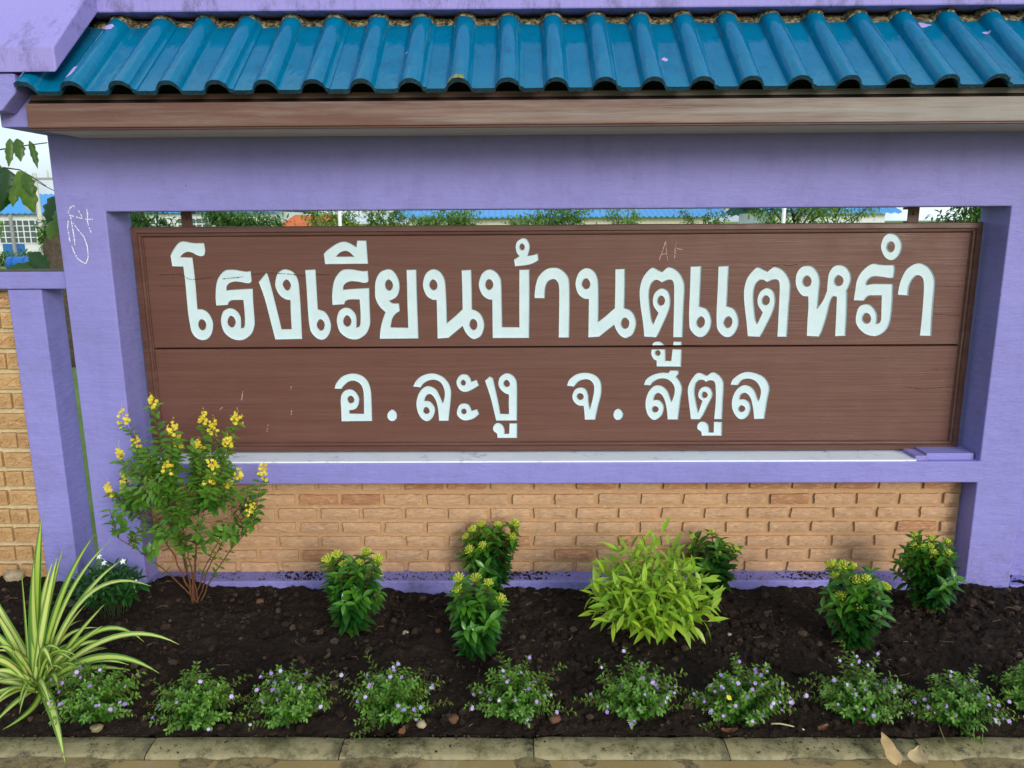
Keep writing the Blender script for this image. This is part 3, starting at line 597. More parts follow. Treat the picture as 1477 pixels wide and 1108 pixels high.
def inset(c, d):   # to the left of the walking direction
    n = len(c); out = []
    for i in range(n):
        a, b, e = c[i - 1], c[i], c[(i + 1) % n]
        d1 = Vector((b[0] - a[0], b[1] - a[1])).normalized(); d2 = Vector((e[0] - b[0], e[1] - b[1])).normalized()
        n1 = Vector((-d1.y, d1.x)); n2 = Vector((-d2.y, d2.x)); nn = n1 + n2
        if nn.length < .3: nn = n1
        nn.normalize(); k = d / max(.55, nn.dot(n1)); out.append((b[0] + nn.x * k, b[1] + nn.y * k))
    return out
def fill(contours):   # planar fill with nested holes -> (verts2d, tris)
    cu = bpy.data.curves.new('tmp_fill', 'CURVE'); cu.dimensions = '2D'; cu.fill_mode = 'BOTH'
    for c in contours:
        sp = cu.splines.new('POLY'); sp.points.add(len(c) - 1); sp.use_cyclic_u = True
        for q, (x, z) in zip(sp.points, c): q.co = (x, z, 0, 1)
    ob = bpy.data.objects.new('tmp_fill', cu); me = ob.to_mesh()
    v = [(a.co.x, a.co.y) for a in me.vertices]; f = [tuple(p.vertices) for p in me.polygons]
    ob.to_mesh_clear(); bpy.data.objects.remove(ob); bpy.data.curves.remove(cu); return v, f
glyphs = []
for g_ in LETTERS:
    cs = [smooth_contour(s) for s in g_.split('|')]
    cs = [c if (area(c) > 0) == (i == 0) else c[::-1] for i, c in enumerate(cs)]
    glyphs.append(cs)
ZJ0, ZJ1 = 1.1535, 1.1600   # open joint between the two planks
def plank(x0, x1, z0, z1):
    inside = [g_ for g_ in glyphs if z0 < sum(p[1] for p in g_[0]) / len(g_[0]) < z1]
    e = .0025
    rect = []
    for xa, za, xb, zb in ((x0 + e, z0 + e, x1 - e, z0 + e), (x1 - e, z0 + e, x1 - e, z1 - e), (x1 - e, z1 - e, x0 + e, z1 - e), (x0 + e, z1 - e, x0 + e, z0 + e)):
        rect += [(xa + (xb - xa) * k / 20, za + (zb - za) * k / 20) for k in range(20)]
    v, f = fill([rect] + [c for g_ in inside for c in g_])
    m = MB()
    tri = []
    for t in f:
        a, b, c = (v[i] for i in t[:3]); s = (b[0] - a[0]) * (c[1] - a[1]) - (c[0] - a[0]) * (b[1] - a[1])
        tri.append(t if s > 0 else t[::-1])
    m.add([(x, PY, z) for x, z in v], tri)
    o = [(x0 + e, z0 + e), (x1 - e, z0 + e), (x1 - e, z1 - e), (x0 + e, z1 - e)]; w = [(x0, z0), (x1, z0), (x1, z1), (x0, z1)]
    m.add([(x, PY, z) for x, z in o] + [(x, PY + e, z) for x, z in w] + [(x, .165, z) for x, z in w],
          [(i, i + 4, (i + 1) % 4 + 4, (i + 1) % 4) for i in range(4)] + [(i + 4, i + 8, (i + 1) % 4 + 8, (i + 1) % 4 + 4) for i in range(4)] + [(8, 9, 10, 11)])
    pl = bp(m.build('plank', BROWN))
    for g_ in inside:
        mm = MB(); ins = [inset(c, .0024) for c in g_]; v, f = fill(ins); FYL = PY + .0055
        mm.add([(x, FYL, z) for x, z in v], [t if ((v[t[1]][0] - v[t[0]][0]) * (v[t[2]][1] - v[t[0]][1]) - (v[t[2]][0] - v[t[0]][0]) * (v[t[1]][1] - v[t[0]][1])) > 0 else t[::-1] for t in f])
        for c, d in zip(g_, ins):
            n = len(c); mm.add([(x, PY, z) for x, z in c] + [(x, FYL, z) for x, z in d], [(i, (i + 1) % n, (i + 1) % n + n, i + n) for i in range(n)])
        lo = bp(mm.build('carved_letter', WHITE), pl)
    return pl
p_up = plank(-1.555, 1.852, ZJ1, 1.628); p_lo = plank(-1.555, 1.852, .735, ZJ0)
m = MB()
for l in ([(-1.501, 1.468), (-1.413, 1.471), (-1.376, 1.449), (-1.338, 1.45), (-1.282, 1.457)], [(-1.238, 1.451), (-1.15, 1.459)], [(-1.116, 1.467), (-1.05, 1.475), (-0.951, 1.469), (-0.891, 1.459)],
          [(-1.506, 1.422), (-1.401, 1.422)], [(-0.847, 1.466), (-0.792, 1.465)], [(1.721, 1.405), (1.846, 1.405)], [(1.736, 1.288), (1.844, 1.282)],
          [(1.09, 1.495), (1.124, 1.492), (1.15, 1.498), (1.187, 1.509)], [(1.0, 1.497), (1.05, 1.494), (1.09, 1.495)]): ribbon(m, l, .0022, PY - .0006, .12)
bp(m.build('crack', CRACK), p_up)['kind'] = 'stuff'
m = MB()
for l in ([(1.744, 1.054), (1.853, 1.056)], [(1.633, .979), (1.713, .968), (1.852, .978)]): ribbon(m, l, .0018, PY - .0006, .15)
bp(m.build('crack', CRACK), p_lo)['kind'] = 'stuff'
m = MB()
for l in ([(.579, 1.52), (.589, 1.549), (.603, 1.595), (.607, 1.555), (.613, 1.517)], [(.582, 1.541), (.609, 1.544)], [(.642, 1.525), (.643, 1.56), (.646, 1.592)], [(.626, 1.576), (.659, 1.562), (.673, 1.56)]):
    ribbon(m, l, .003, PY - .0007, .25)
bp(m.build('scratched_mark', plain('pale scratch', srgb(196, 160, 152), .8, .2)), p_up)['kind'] = 'stuff'
m = MB()
for l in ([(-1.20, .93), (-1.19, .97)], [(-1.30, .885), (-1.285, .90)], [(-.985, .975), (-.98, .99)], [(-.99, .86), (-.985, .885)], [(-1.10, .79), (-1.092, .825)]): ribbon(m, l, .004, PY - .0006, .3)
bp(m.build('pale_scuff', plain('pale scuff paint', srgb(176, 146, 138), .8, .2)), p_lo)['kind'] = 'stuff'
# stepped moulding, mitred rails
def rail(a, b, inw):
    """a, b outer corners (x,z); inw inward normal; profile stepped towards the planks"""
    prof = [(0, .175), (0, .128), (.003, .124), (.022, .122), (.024, .125), (.026, .130), (.030, .128), (.036, .129), (.039, .136), (.042, .1395), (.042, .175)]
    m = MB(); d = Vector((b[0] - a[0], b[1] - a[1])).normalized(); N = 24; vs = []
    for i in range(N + 1):
        t = i / N
        for w, y in prof:
            pa = (a[0] + inw[0] * w + d.x * w, a[1] + inw[1] * w + d.y * w); pb = (b[0] + inw[0] * w - d.x * w, b[1] + inw[1] * w - d.y * w)
            e = .0012 * fbm(t * 9 + a[0], w * 30, y * 9, 3)
            vs.append((pa[0] + (pb[0] - pa[0]) * t + inw[0] * e, y + e, pa[1] + (pb[1] - pa[1]) * t + inw[1] * e))
    q = len(prof); m.add(vs, [(i * q + j, i * q + j + 1, (i + 1) * q + j + 1, (i + 1) * q + j) for i in range(N) for j in range(q - 1)] + [tuple(range(q)), tuple(N * q + k for k in range(q))])
    me = m.mesh('frame_rail', FRAMEB); bm = bmesh.new(); bm.from_mesh(me); bmesh.ops.recalc_face_normals(bm, faces=bm.faces); bm.to_mesh(me); bm.free()
    return bp(link('frame_rail', me))
cA, cB, cC, cD = (-1.597, .702), (1.888, .702), (1.888, 1.664), (-1.597, 1.664)
rail(cA, cB, (0, 1)); rail(cB, cC, (-1, 0)); rail(cC, cD, (0, -1)); rail(cD, cA, (1, 0))
bp(boxobj('back_panel', -1.59, 1.88, .166, .172, .71, 1.655, DARK))
for x in (-1.365, 1.605):
    m = MB(); m.box(x - .022, x + .022, .135, .142, 1.655, 1.716); m.box(x - .022, x + .022, .135, .185, 1.716, 1.7245); m.box(x - .022, x + .022, .142, .175, 1.664, 1.669)
    m.tube([(x, .134, 1.70), (x, .128, 1.70)], .007, .006, 6); bp(m.build('hanger_strap', FRAMEB))

# ------------------------------------------------------------------ left boundary wall with carved bricks
fen = empty('boundary_wall', (-2.4, .12, 0)); tag(fen, 'low purple boundary wall with scroll carved sandstone bricks beside the sign wall', 'wall')
def fp(o, parent=None):
    o.parent = parent or fen
    if parent is None: o.matrix_parent_inverse = Matrix.Translation((2.4, -.12, 0))
    return o
fp(boxobj('post', -2.09, -1.951, .05, .20, -.1, 1.418, PURPLE, None, .005))
fp(boxobj('cap_beam', -4.2, -1.824, .04, .21, 1.42, 1.49, PURPLE, None, .006))
capm = m_speck('mossy cap top', srgb(92, 88, 84), srgb(60, 60, 48), 12, .9, .4, .006, srgb(110, 110, 80))
fp(boxobj('cap_crust', -4.19, -1.83, .046, .204, 1.486, 1.4935, capm, None, .002))
pan = fp(boxobj('carved_brick_panel', -4.2, -2.092, .125, .18, -.1, 1.419, PALEMORT))
def spiral(cx, cz, r, turns, sgn=1, n=26, a0=0):
    return [(cx + sgn * r * (1 - .82 * k / n) * math.cos(a0 + turns * 6.283 * k / n), cz + r * (1 - .82 * k / n) * math.sin(a0 + turns * 6.283 * k / n)) for k in range(n + 1)]
def carved(L, H, kind):
    m = MB(); m.box(-L / 2, L / 2, -.020, .004, -H / 2, H / 2); me0 = m.mesh('carved_brick', CARVED); bevel_mesh(me0, .004, 2)
    mm = MB(); mm.v = [tuple(v.co) for v in me0.vertices]; mm.f = [tuple(p.vertices) for p in me0.polygons]; mm.t = [0] * len(mm.v)
    y = -.0215; tb = lambda pts, r=.0036: mm.tube([(x, y, z) for x, z in pts], r, r * .8, 6)
    if kind == 0:
        tb(spiral(-L * .26, 0, H * .34, 1.6, 1, 26, .6)); tb(spiral(L * .26, 0, H * .34, 1.6, -1, 26, .6))
        tb([(-L * .26 + L * .52 * k / 12, H * .30 * math.cos(math.pi * k / 12)) for k in range(13)]); tb([(-L * .26 + L * .52 * k / 12, -H * .30 * math.cos(math.pi * k / 12)) for k in range(13)])
        tb([(-L * .44, -H * .2), (-L * .40, H * .25)]); tb([(L * .44, -H * .2), (L * .40, H * .25)])
    else:
        tb(spiral(0, 0, H * .38, 1.7, 1, 30, .3), .004); tb([(-L * .42, H * .34), (-L * .3, H * .1), (-L * .42, -H * .2)])
    return mm.mesh('carved_brick', CARVED)
CL, CS = carved(.150, .066, 0), carved(.072, .066, 1)
z = 1.372; row = 0
while z > 0:
    if row % 2 == 0: items = [(-2.092 - .004 - .075 - k * .162, CL) for k in range(4)]
    else: items = [(-2.092 - .006 - .036 - k * .081, CS) for k in range(8)]
    for x, me in items:
        b = link('carved_brick', me, pan); b.location = (x + random.uniform(-.003, .003), .1235, z + random.uniform(-.002, .002)); b.rotation_euler = (0, random.uniform(-.012, .012), 0)
    z -= .0872; row += 1
rw = empty('side_wall', (2.6, .15, 0)); tag(rw, 'plain recessed purple wall panel adjoining the right pillar of the sign wall', 'wall')
for o in (boxobj('wall_panel', 2.107, 3.6, .11, .18, -.1, 2.0, PURPLE), boxobj('ledge', 2.108, 3.6, .012, .109, -.1, .125, PURPLE, None, .004)):
    o.parent = rw; o.matrix_parent_inverse = Matrix.Translation((-2.6, -.15, 0))

# ------------------------------------------------------------------ plants
CAM = Vector((0, -3.1, 1.68)); RM = cam.rotation_euler.to_matrix(); FPX = 1116.0
def pix(px, py, Y):   # where a spot seen in the reference lies in the vertical plane at depth Y
    d = RM @ Vector(((px - 738.5) / FPX, -(py - 554) / FPX, -1)); return CAM + d * ((Y - CAM.y) / d.y)
def foot(px, py):
    d = RM @ Vector(((px - 738.5) / FPX, -(py - 554) / FPX, -1)); t = .5
    while t < 6:
        p = CAM + d * t
        if p.z < soil_z(p.x, p.y): return p
        t += .004
    return p
def ortho(d):
    a = d.cross(Vector((0, 0, 1))); a = a.normalized() if a.length > 1e-4 else Vector((1, 0, 0)); return a, d.cross(a)
def bez(a, c, b, n): return [a * (1 - t) ** 2 + c * (2 * t * (1 - t)) + b * t * t for t in [k / n for k in range(n + 1)]]

def ixora(base_px, tips, label, org, sc, seed, leafL=.068, extra=16, half=.14):
    random.seed(seed); b = foot(*base_px); root = empty('flowering_shrub', b); tag(root, label, 'shrub', 'low glossy shrubs with yellow bud heads')
    st = MB(); lf = MB(); T = []
    for (x, y) in tips:
        Yo = b.y + random.uniform(-.07, .05); T.append((pix(org[0] + x * sc, org[1] + y * sc, Yo) - b, True))
    cx = sum(t.x for t, _ in T) / len(T); top = max(t.z for t, _ in T); rx = max(abs(t.x - cx) for t, _ in T)
    for _ in range(extra):
        a = random.uniform(0, 6.28); k = random.uniform(.4, 1.02); k = math.sqrt(random.random()); T.append((Vector((cx + half * .82 * k * math.cos(a), .11 * k * math.sin(a) - .015, top * (.97 - .40 * k * k) * random.uniform(.72, 1.0))), False))
    for tip, fl in T:
        s0 = Vector((random.uniform(-.02, .02), random.uniform(-.015, .015), -.01)); c = s0.lerp(tip, .5); c.z += .02; c.x -= tip.x * .18; c.y -= tip.y * .2
        P_ = bez(s0, c, tip, 9); st.tube(P_, .0034, .002, 5)
        L = (tip - s0).length; npairs = max(3, int(L / .026))
        for i in range(npairs + 1):
            t = .16 + .84 * i / npairs; f = t * 9; k = min(8, int(f)); p = P_[k].lerp(P_[k + 1], f - k); d = (P_[k + 1] - P_[k]).normalized(); a, e = ortho(d)
            ph = (i % 2) * 1.57 + random.uniform(-.3, .3) + seed
            for s in (0, math.pi, 1.57) if t > .6 else (0, math.pi):
                o = a * math.cos(ph + s) + e * math.sin(ph + s); up_ = .45 if t < .85 else .75
                dd = (o + d * random.uniform(.15, up_) + Vector((0, -.12, .1))).normalized()
                young = max(0, (t - .72) / .28); l = leafL * random.uniform(.75, 1.15) * (1 - .30 * young)
                lf.leaf(p, dd, d + Vector((0, -.2, .5)), l, l * random.uniform(.36, .44), random.uniform(.12, .4), .35, 4, min(1, max(0, .12 + .62 * young + random.uniform(-.12, .16))))
        if fl:
            hd = MB(); d = (P_[-1] - P_[-2]).normalized(); a, e = ortho(d); N = random.randint(16, 26); R0 = random.uniform(.019, .027) * (.72 if seed in (14, 16) else 1)
            for k in range(N):
                th = 2.4 * k; rr = math.sqrt((k + .5) / N); o = (a * math.cos(th) + e * math.sin(th)) * rr
                q0 = tip + d * .004 + o * R0 * .3; q1 = tip + d * (R0 * (1.35 - .5 * rr * rr)) + o * R0 + rv(.002)
                hd.tube([q0, q0.lerp(q1, .6) + d * .002, q1], .0013, .0026, 4, random.uniform(.35, 1))
            for k in range(6):
                th = k * 1.05 + seed; o = a * math.cos(th) + e * math.sin(th); hd.leaf(tip - d * .004, (o + d * .5), d, .026, .010, .2, .3, 3, random.uniform(.0, .35))
            hd.build('bud_head', F_BUD, root)
    st.build('stems', TWIG, root); fo = lf.build('foliage', L_IX, root, True); fo['kind'] = 'stuff'
    return root
s3 = 340 / 1477; s2 = 260 / 1440; s4 = 250 / 1458
ixora((507, 911), [(150, 310), (205, 285), (180, 395), (245, 345), (340, 335), (375, 265), (445, 310), (435, 400), (270, 590)], 'glossy shrub with pale yellow buds, growing alone between the yellow-flowered bush and the paired shrubs', (440, 740), s3, 11, leafL=.066, extra=18, half=.155)
ixora((714, 848), [(1060, 120), (1110, 90), (1125, 140), (1045, 245), (1120, 215), (1305, 85), (1290, 165), (1220, 245), (1210, 100), (1020, 165)], 'glossy shrub against the brick panel, directly behind a second yellow-budded shrub', (440, 740), s3, 12, half=.135)
ixora((690, 945), [(970, 430), (1065, 435), (1010, 505), (1110, 525), (1145, 455), (1215, 555), (960, 495)], 'glossy yellow-budded shrub in mid bed, in front of another one at the bricks', (440, 740), s3, 13, half=.125)
ixora((1037, 852), [(1000, 90), (1145, 60), (1070, 150), (1235, 145), (1330, 185), (1195, 230), (985, 180)], 'glossy shrub at the brick panel, half hidden by the bright lime bush', (820, 760), s2, 14, leafL=.060, half=.13)
ixora((1233, 934), [(180, 350), (270, 350), (215, 440), (380, 475), (340, 380), (460, 455), (520, 510), (465, 560), (610, 525), (330, 650), (410, 690), (265, 610)], 'leaning glossy shrub with many yellow buds, between the lime bush and the pillar shrub', (1170, 760), s4, 15, leafL=.062, extra=14, half=.15)
ixora((1343, 882), [(880, 80), (870, 165), (930, 175), (1000, 190), (1140, 140), (1010, 120), (1030, 240), (1090, 310), (1150, 230)], 'dense dark glossy shrub with green tips beside the right purple pillar', (1170, 760), s4, 16, leafL=.058, extra=26, half=.155)

# yellow-flowered bush
random.seed(21); gb = foot(283, 868); gal = empty('yellow_flowered_bush', gb); tag(gal, 'tall thin-stemmed bush with yellow flower spikes at the left pillar', 'bush')
st = MB(); lf = MB(); sg = 280 / 970
gt = [(315, 50), (170, 135), (150, 310), (240, 260), (85, 485), (415, 180), (440, 250), (570, 130), (615, 180), (545, 265), (735, 130), (385, 375), (290, 420), (310, 480), (365, 490), (610, 375), (695, 255), (740, 410), (700, 470), (860, 405), (800, 578), (595, 440), (175, 455)]
mains = [(-.20, .50), (-.12, .58), (-.04, .55), (.05, .56), (.13, .52), (.22, .44), (.30, .40), (-.26, .38), (.18, .40), (.0, .50)]
MP = []
for i, (mx, mz) in enumerate(mains):
    s0 = Vector((random.uniform(-.015, .02), random.uniform(-.012, .012), -.02)); e = Vector((mx * .92, random.uniform(-.12, .06), mz * .86)); c = s0.lerp(e, .45) + Vector((-mx * .18, 0, .02))
    P_ = bez(s0, c, e, 12); P_ = [p + rv(.004) if 0 < k < 12 else p for k, p in enumerate(P_)]; st.tube(P_, .0048 if i < 5 else .0036, .0016, 5); MP.append(P_)
def gleaf(p, d, l, tint):
    a, e = ortho(d); ph = random.uniform(0, 3.1)
    for s in (0, math.pi):
        o = a * math.cos(ph + s) + e * math.sin(ph + s); lf.leaf(p, o + d * random.uniform(.2, .7) + Vector((0, -.1, 0)), d + Vector((0, -.3, .6)), l * random.uniform(.8, 1.15), l * random.uniform(.42, .52), random.uniform(.1, .35), .25, 3, tint)
ends = []
for (x, y) in gt: ends.append((pix(130 + x * sg, 570 + y * sg, gb.y + random.uniform(-.20, -.02)) - gb, True))
for _ in range(105):
    a = random.uniform(0, 6.28); k = math.sqrt(random.random()); ends.append((Vector((.02 + .30 * k * math.cos(a), random.uniform(-.16, .08), .50 + .22 * k * math.sin(a))), False))
for tip, fl in ends:
    best = min(((p - tip).length + (.25 if p.z > tip.z - .05 else 0), p) for P_ in MP for p in P_[4:]) if True else None
    s0 = best[1]; c = s0.lerp(tip, .5) + Vector((0, 0, -.02)) + rv(.012); P_ = bez(s0, c, tip, 7); st.tube(P_, .0019, .0011, 4)
    L = (tip - s0).length; nn = max(4, int(L / .019))
    for i in range(nn):
        t = .15 + .85 * (i + .5) / nn; f = t * 7; k = min(6, int(f)); p = P_[k].lerp(P_[k + 1], f - k); gleaf(p, (P_[k + 1] - P_[k]).normalized(), .050 * (1 - .25 * t), min(1, max(0, .25 + .35 * t + random.uniform(-.2, .2))))
    if fl:
        h = MB(); d = (Vector((tip.x * .3, 0, 1)).normalized() + rv(.15)).normalized(); H = random.uniform(.030, .058); h.tube([tip, tip + d * H], .0010, .0006, 4, 0)
        for k in range(random.randint(14, 22)):
            t = k / 22; p = tip + d * (H * t) + rv(.021 * (1 - .6 * t)); r = .0095 * (1 - .35 * t); n = (Vector((0, -1, .5)) + rv(.8)).normalized(); a, e = ortho(n)
            for q in range(5):
                o = a * math.cos(q * 1.257) + e * math.sin(q * 1.257); h.leaf(p, o + n * .25, n, r, r * .75, .1, .2, 2, random.random())
        for k in range(5): p = tip + d * (H * (1 + .1 * k)) + rv(.004); lump(h, p, .0016, 1, .1)
        h.build('flower_spike', F_YEL, gal)
for P_ in MP:   # sparse leaves along the lower stems
    for k in range(5, 12):
        if random.random() < .55: gleaf(P_[k], (P_[k] - P_[k - 1]).normalized(), .030, random.uniform(.2, .8))
st.build('stems', TWIG, gal, True); o = lf.build('foliage', L_GAL, gal, True); o['kind'] = 'stuff'

# lime bush: every leaf an object sharing a few meshes
random.seed(31); lb = foot(938, 912); lime = empty('lime_bush', lb); tag(lime, 'bright lime green bush of lance shaped leaves in front of the bricks', 'bush')
LM = []
for k in range(8):
    m = MB(); m.leaf((0, 0, 0), (1, 0, 0), (0, 0, 1), .085, .0185 + .0015 * (k % 4), .10 + .07 * (k % 4), .32, 5, .15 + .1 * k, .40); LM.append(m.mesh('leaf', L_LIME, True))
st = MB(); cnt = 0
lf = MB()
for i in range(96):
    a = 2.39996 * i; k = math.sqrt((i + .5) / 96); th = k * 1.42
    tip = Vector((.235 * math.sin(th) * math.cos(a), .19 * math.sin(th) * math.sin(a), .045 + .33 * math.cos(th) * random.uniform(.78, 1.1)))
    s0 = Vector((tip.x * .12, tip.y * .12, -.01)); P_ = bez(s0, s0.lerp(tip, .5) + Vector((0, 0, .06)), tip, 8); st.tube(P_, .0022, .0012, 4)
    nl = 8
    for j in range(nl):
        t = .30 + .70 * j / (nl - 1); f = t * 8; q = min(7, int(f)); p = P_[q].lerp(P_[q + 1], f - q); d = (P_[q + 1] - P_[q]).normalized(); aa, e = ortho(d); ph = j * 2.4 + i
        o = aa * math.cos(ph) + e * math.sin(ph); dr = (o * (1 - .55 * (t > .9)) + d * random.uniform(.3, .9) + rv(.38) + Vector((0, -.05, random.uniform(-.2, .25)))).normalized()
        side = dr.cross(Vector((0, -.3, 1)) + rv(.35)).normalized(); n = side.cross(dr)
        s = random.uniform(.7, 1.15) * (1 - .18 * math.cos(th))
        if (i * 8 + j) % 7 in (0, 2, 4, 5) or cnt >= 298 or t < .5:
            lf.leaf(p, dr, n, .085 * s, .023 * s, .2, .32, 4, random.uniform(.05, .75)); continue
        b = link('leaf', LM[min(7, int(random.random() * 4 + 4 * t - .8))], lime)
        b.matrix_local = Matrix.Translation(p) @ Matrix((dr, -side, n)).transposed().to_4x4() @ Matrix.Scale(s, 4); cnt += 1
o = lf.build('foliage', L_LIME, lime, True); o['kind'] = 'stuff'
st.build('stems', plain('pale green stem', srgb(122, 140, 52), .6), lime)

# variegated strap-leaved plant
random.seed(41); sb = foot(56, 1000); sp = empty('strap_leaf_plant', sb); tag(sp, 'large plant with long arching cream and green striped leaves by the kerb', 'plant')
def strap(pts, w, twist=0.0):
    m = MB(); n = len(pts) - 1; vs = []; fs = []
    for i, p in enumerate(pts):
        t = i / n; d = (pts[min(n, i + 1)] - pts[max(0, i - 1)]).normalized(); upv = Vector((0, -.55, .75)) + Vector((math.cos(twist), math.sin(twist), 0)) * .3
        s = d.cross(upv); s = s.normalized() if s.length > 1e-3 else Vector((1, 0, 0)); nn = s.cross(d)
        hw = w * .5 * (.55 + .45 * min(1, t / .3)) * (1 - max(0, (t - .45) / .55) ** 1.7) + .0004
        for q, h in ((-1, .30), (-.5, .05), (0, -.06), (.5, .05), (1, .30)): vs.append(p + s * hw * q + nn * hw * h); m.uv.append((.5 + q / 2, t))
    fs = [(i * 5 + j, i * 5 + j + 1, (i + 1) * 5 + j + 1, (i + 1) * 5 + j) for i in range(n) for j in range(4)]
    m.add(vs, fs); m.build('leaf', L_STRAP, sp, True)
ss = 260 / 783
def sp_leaf(tip, ctrl, w, dy=0., cdy=None, start=(160, 730)):
    a = Vector((random.uniform(-.02, .02), random.uniform(-.02, .02), .02)); f = lambda q, y: pix(q[0] * ss, 740 + q[1] * ss, sb.y + y) - sb
    strap(bez(a, f(ctrl, dy * .5 if cdy is None else cdy), f(tip, dy), 14), w, random.uniform(0, 6))
for t_, c_, w_, dy in [((183, 5), (140, 380), .036, .10), ((150, 170), (130, 500), .030, .05), ((415, 88), (235, 330), .026, .12), ((480, 118), (250, 330), .020, .08), ((655, 318), (330, 190), .024, .02), ((530, 205), (330, 330), .022, .10),
                       ((778, 572), (500, 420), .022, .00), ((692, 697), (430, 520), .026, -.08), ((560, 660), (370, 590), .016, -.06), ((625, 560), (430, 370), .020, .06), ((283, 1088), (215, 720), .036, -.30), ((-40, 930), (120, 760), .028, -.22),
                       ((10, 942), (190, 850), .022, -.20), ((-60, 300), (40, 520), .028, .06), ((-40, 400), (70, 560), .026, .0), ((-90, 470), (40, 560), .026, .03), ((90, 225), (120, 500), .014, .05), ((455, 395), (300, 560), .020, .04), ((378, 392), (250, 520), .018, .06),
                       ((248, 195), (190, 420), .024, .08), ((275, 150), (200, 400), .018, .12), ((445, 490), (330, 560), .018, .03), ((-100, 640), (20, 600), .022, -.05), ((-80, 780), (30, 680), .020, -.12), ((255, 770), (230, 640), .020, -.14), ((230, 680), (170, 470), .022, -.10),
                       ((230, 205), (150, 450), .022, .10), ((-20, 590), (60, 540), .022, -.10), ((60, 620), (40, 540), .018, -.14), ((-60, 700), (50, 650), .020, -.10), ((350, 680), (260, 600), .018, -.10), ((-30, 840), (60, 720), .018, -.18)]:
    sp_leaf(t_, c_, w_, dy)
for k in range(34):
    a = random.uniform(0, 6.28); L = random.uniform(.22, .42); el = random.uniform(.35, 1.25); o = Vector((math.cos(a), math.sin(a) * .8, 0))
    s0 = Vector((random.uniform(-.025, .025), random.uniform(-.025, .025), .015)); c = s0 + o * (L * .45 * math.cos(el)) + Vector((0, 0, L * .62 * math.sin(el))); e = s0 + o * (L * .95 * math.cos(el * .8)) + Vector((0, 0, L * (.75 * math.sin(el) - .22)))
    if sb.z + e.z < soil_z(sb.x + e.x, sb.y + e.y) + .01: e.z = soil_z(sb.x + e.x, max(-.88, sb.y + e.y)) - sb.z + .012
    strap(bez(s0, c, e, 12), random.uniform(.012, .022), a)

# white-flowered plant
random.seed(51); wb = foot(160, 886); wf = empty('white_flowered_plant', wb); tag(wf, 'low dark green plant with small white flowers behind the striped plant', 'plant')
st = MB(); lf = MB()
for i in range(44):
    a = 2.4 * i; k = math.sqrt((i + .5) / 44); tip = Vector((.155 * k * math.cos(a), .13 * k * math.sin(a), .05 + .15 * math.sqrt(max(0, 1 - .8 * k * k)) * random.uniform(.8, 1.1)))
    P_ = bez(Vector((tip.x * .35, tip.y * .35, -.01)), Vector((tip.x * .5, tip.y * .5, tip.z * .7)), tip, 5); st.tube(P_, .0016, .0010, 4)
    for j in range(15):
        t = random.uniform(.45, 1); f = t * 5; q = min(4, int(f)); p = P_[q].lerp(P_[q + 1], f - q); d = (P_[q + 1] - P_[q]).normalized(); lf.leaf(p, (rv(1) + d * .7 + Vector((0, -.15, .1))).normalized(), Vector((0, -.3, 1)), .046 * random.uniform(.7, 1.15), .0125, .25, .3, 3, random.uniform(0, .5) * t)
st.build('stems', plain('dark green stem', srgb(48, 66, 34), .7), wf); o = lf.build('foliage', L_WHT, wf, True); o['kind'] = 'stuff'
for (x, y) in ((177, 810), (143, 803), (150, 812), (196, 838), (138, 850)):
    p = pix(x, y, wb.y - .05) - wb; h = MB(); n = Vector((random.uniform(-.4, .4), -.7, .8)).normalized(); a, e = ortho(n); r = .013 if y < 830 else .007
    for q in range(5): h.leaf(p, a * math.cos(q * 1.257) + e * math.sin(q * 1.257) + n * .15, n, r, r * .62, .15, .2, 3, .6)
    h.tube([p - n * .03, p], .001, .0008, 4, 0); h.build('flower', F_WHI, wf)

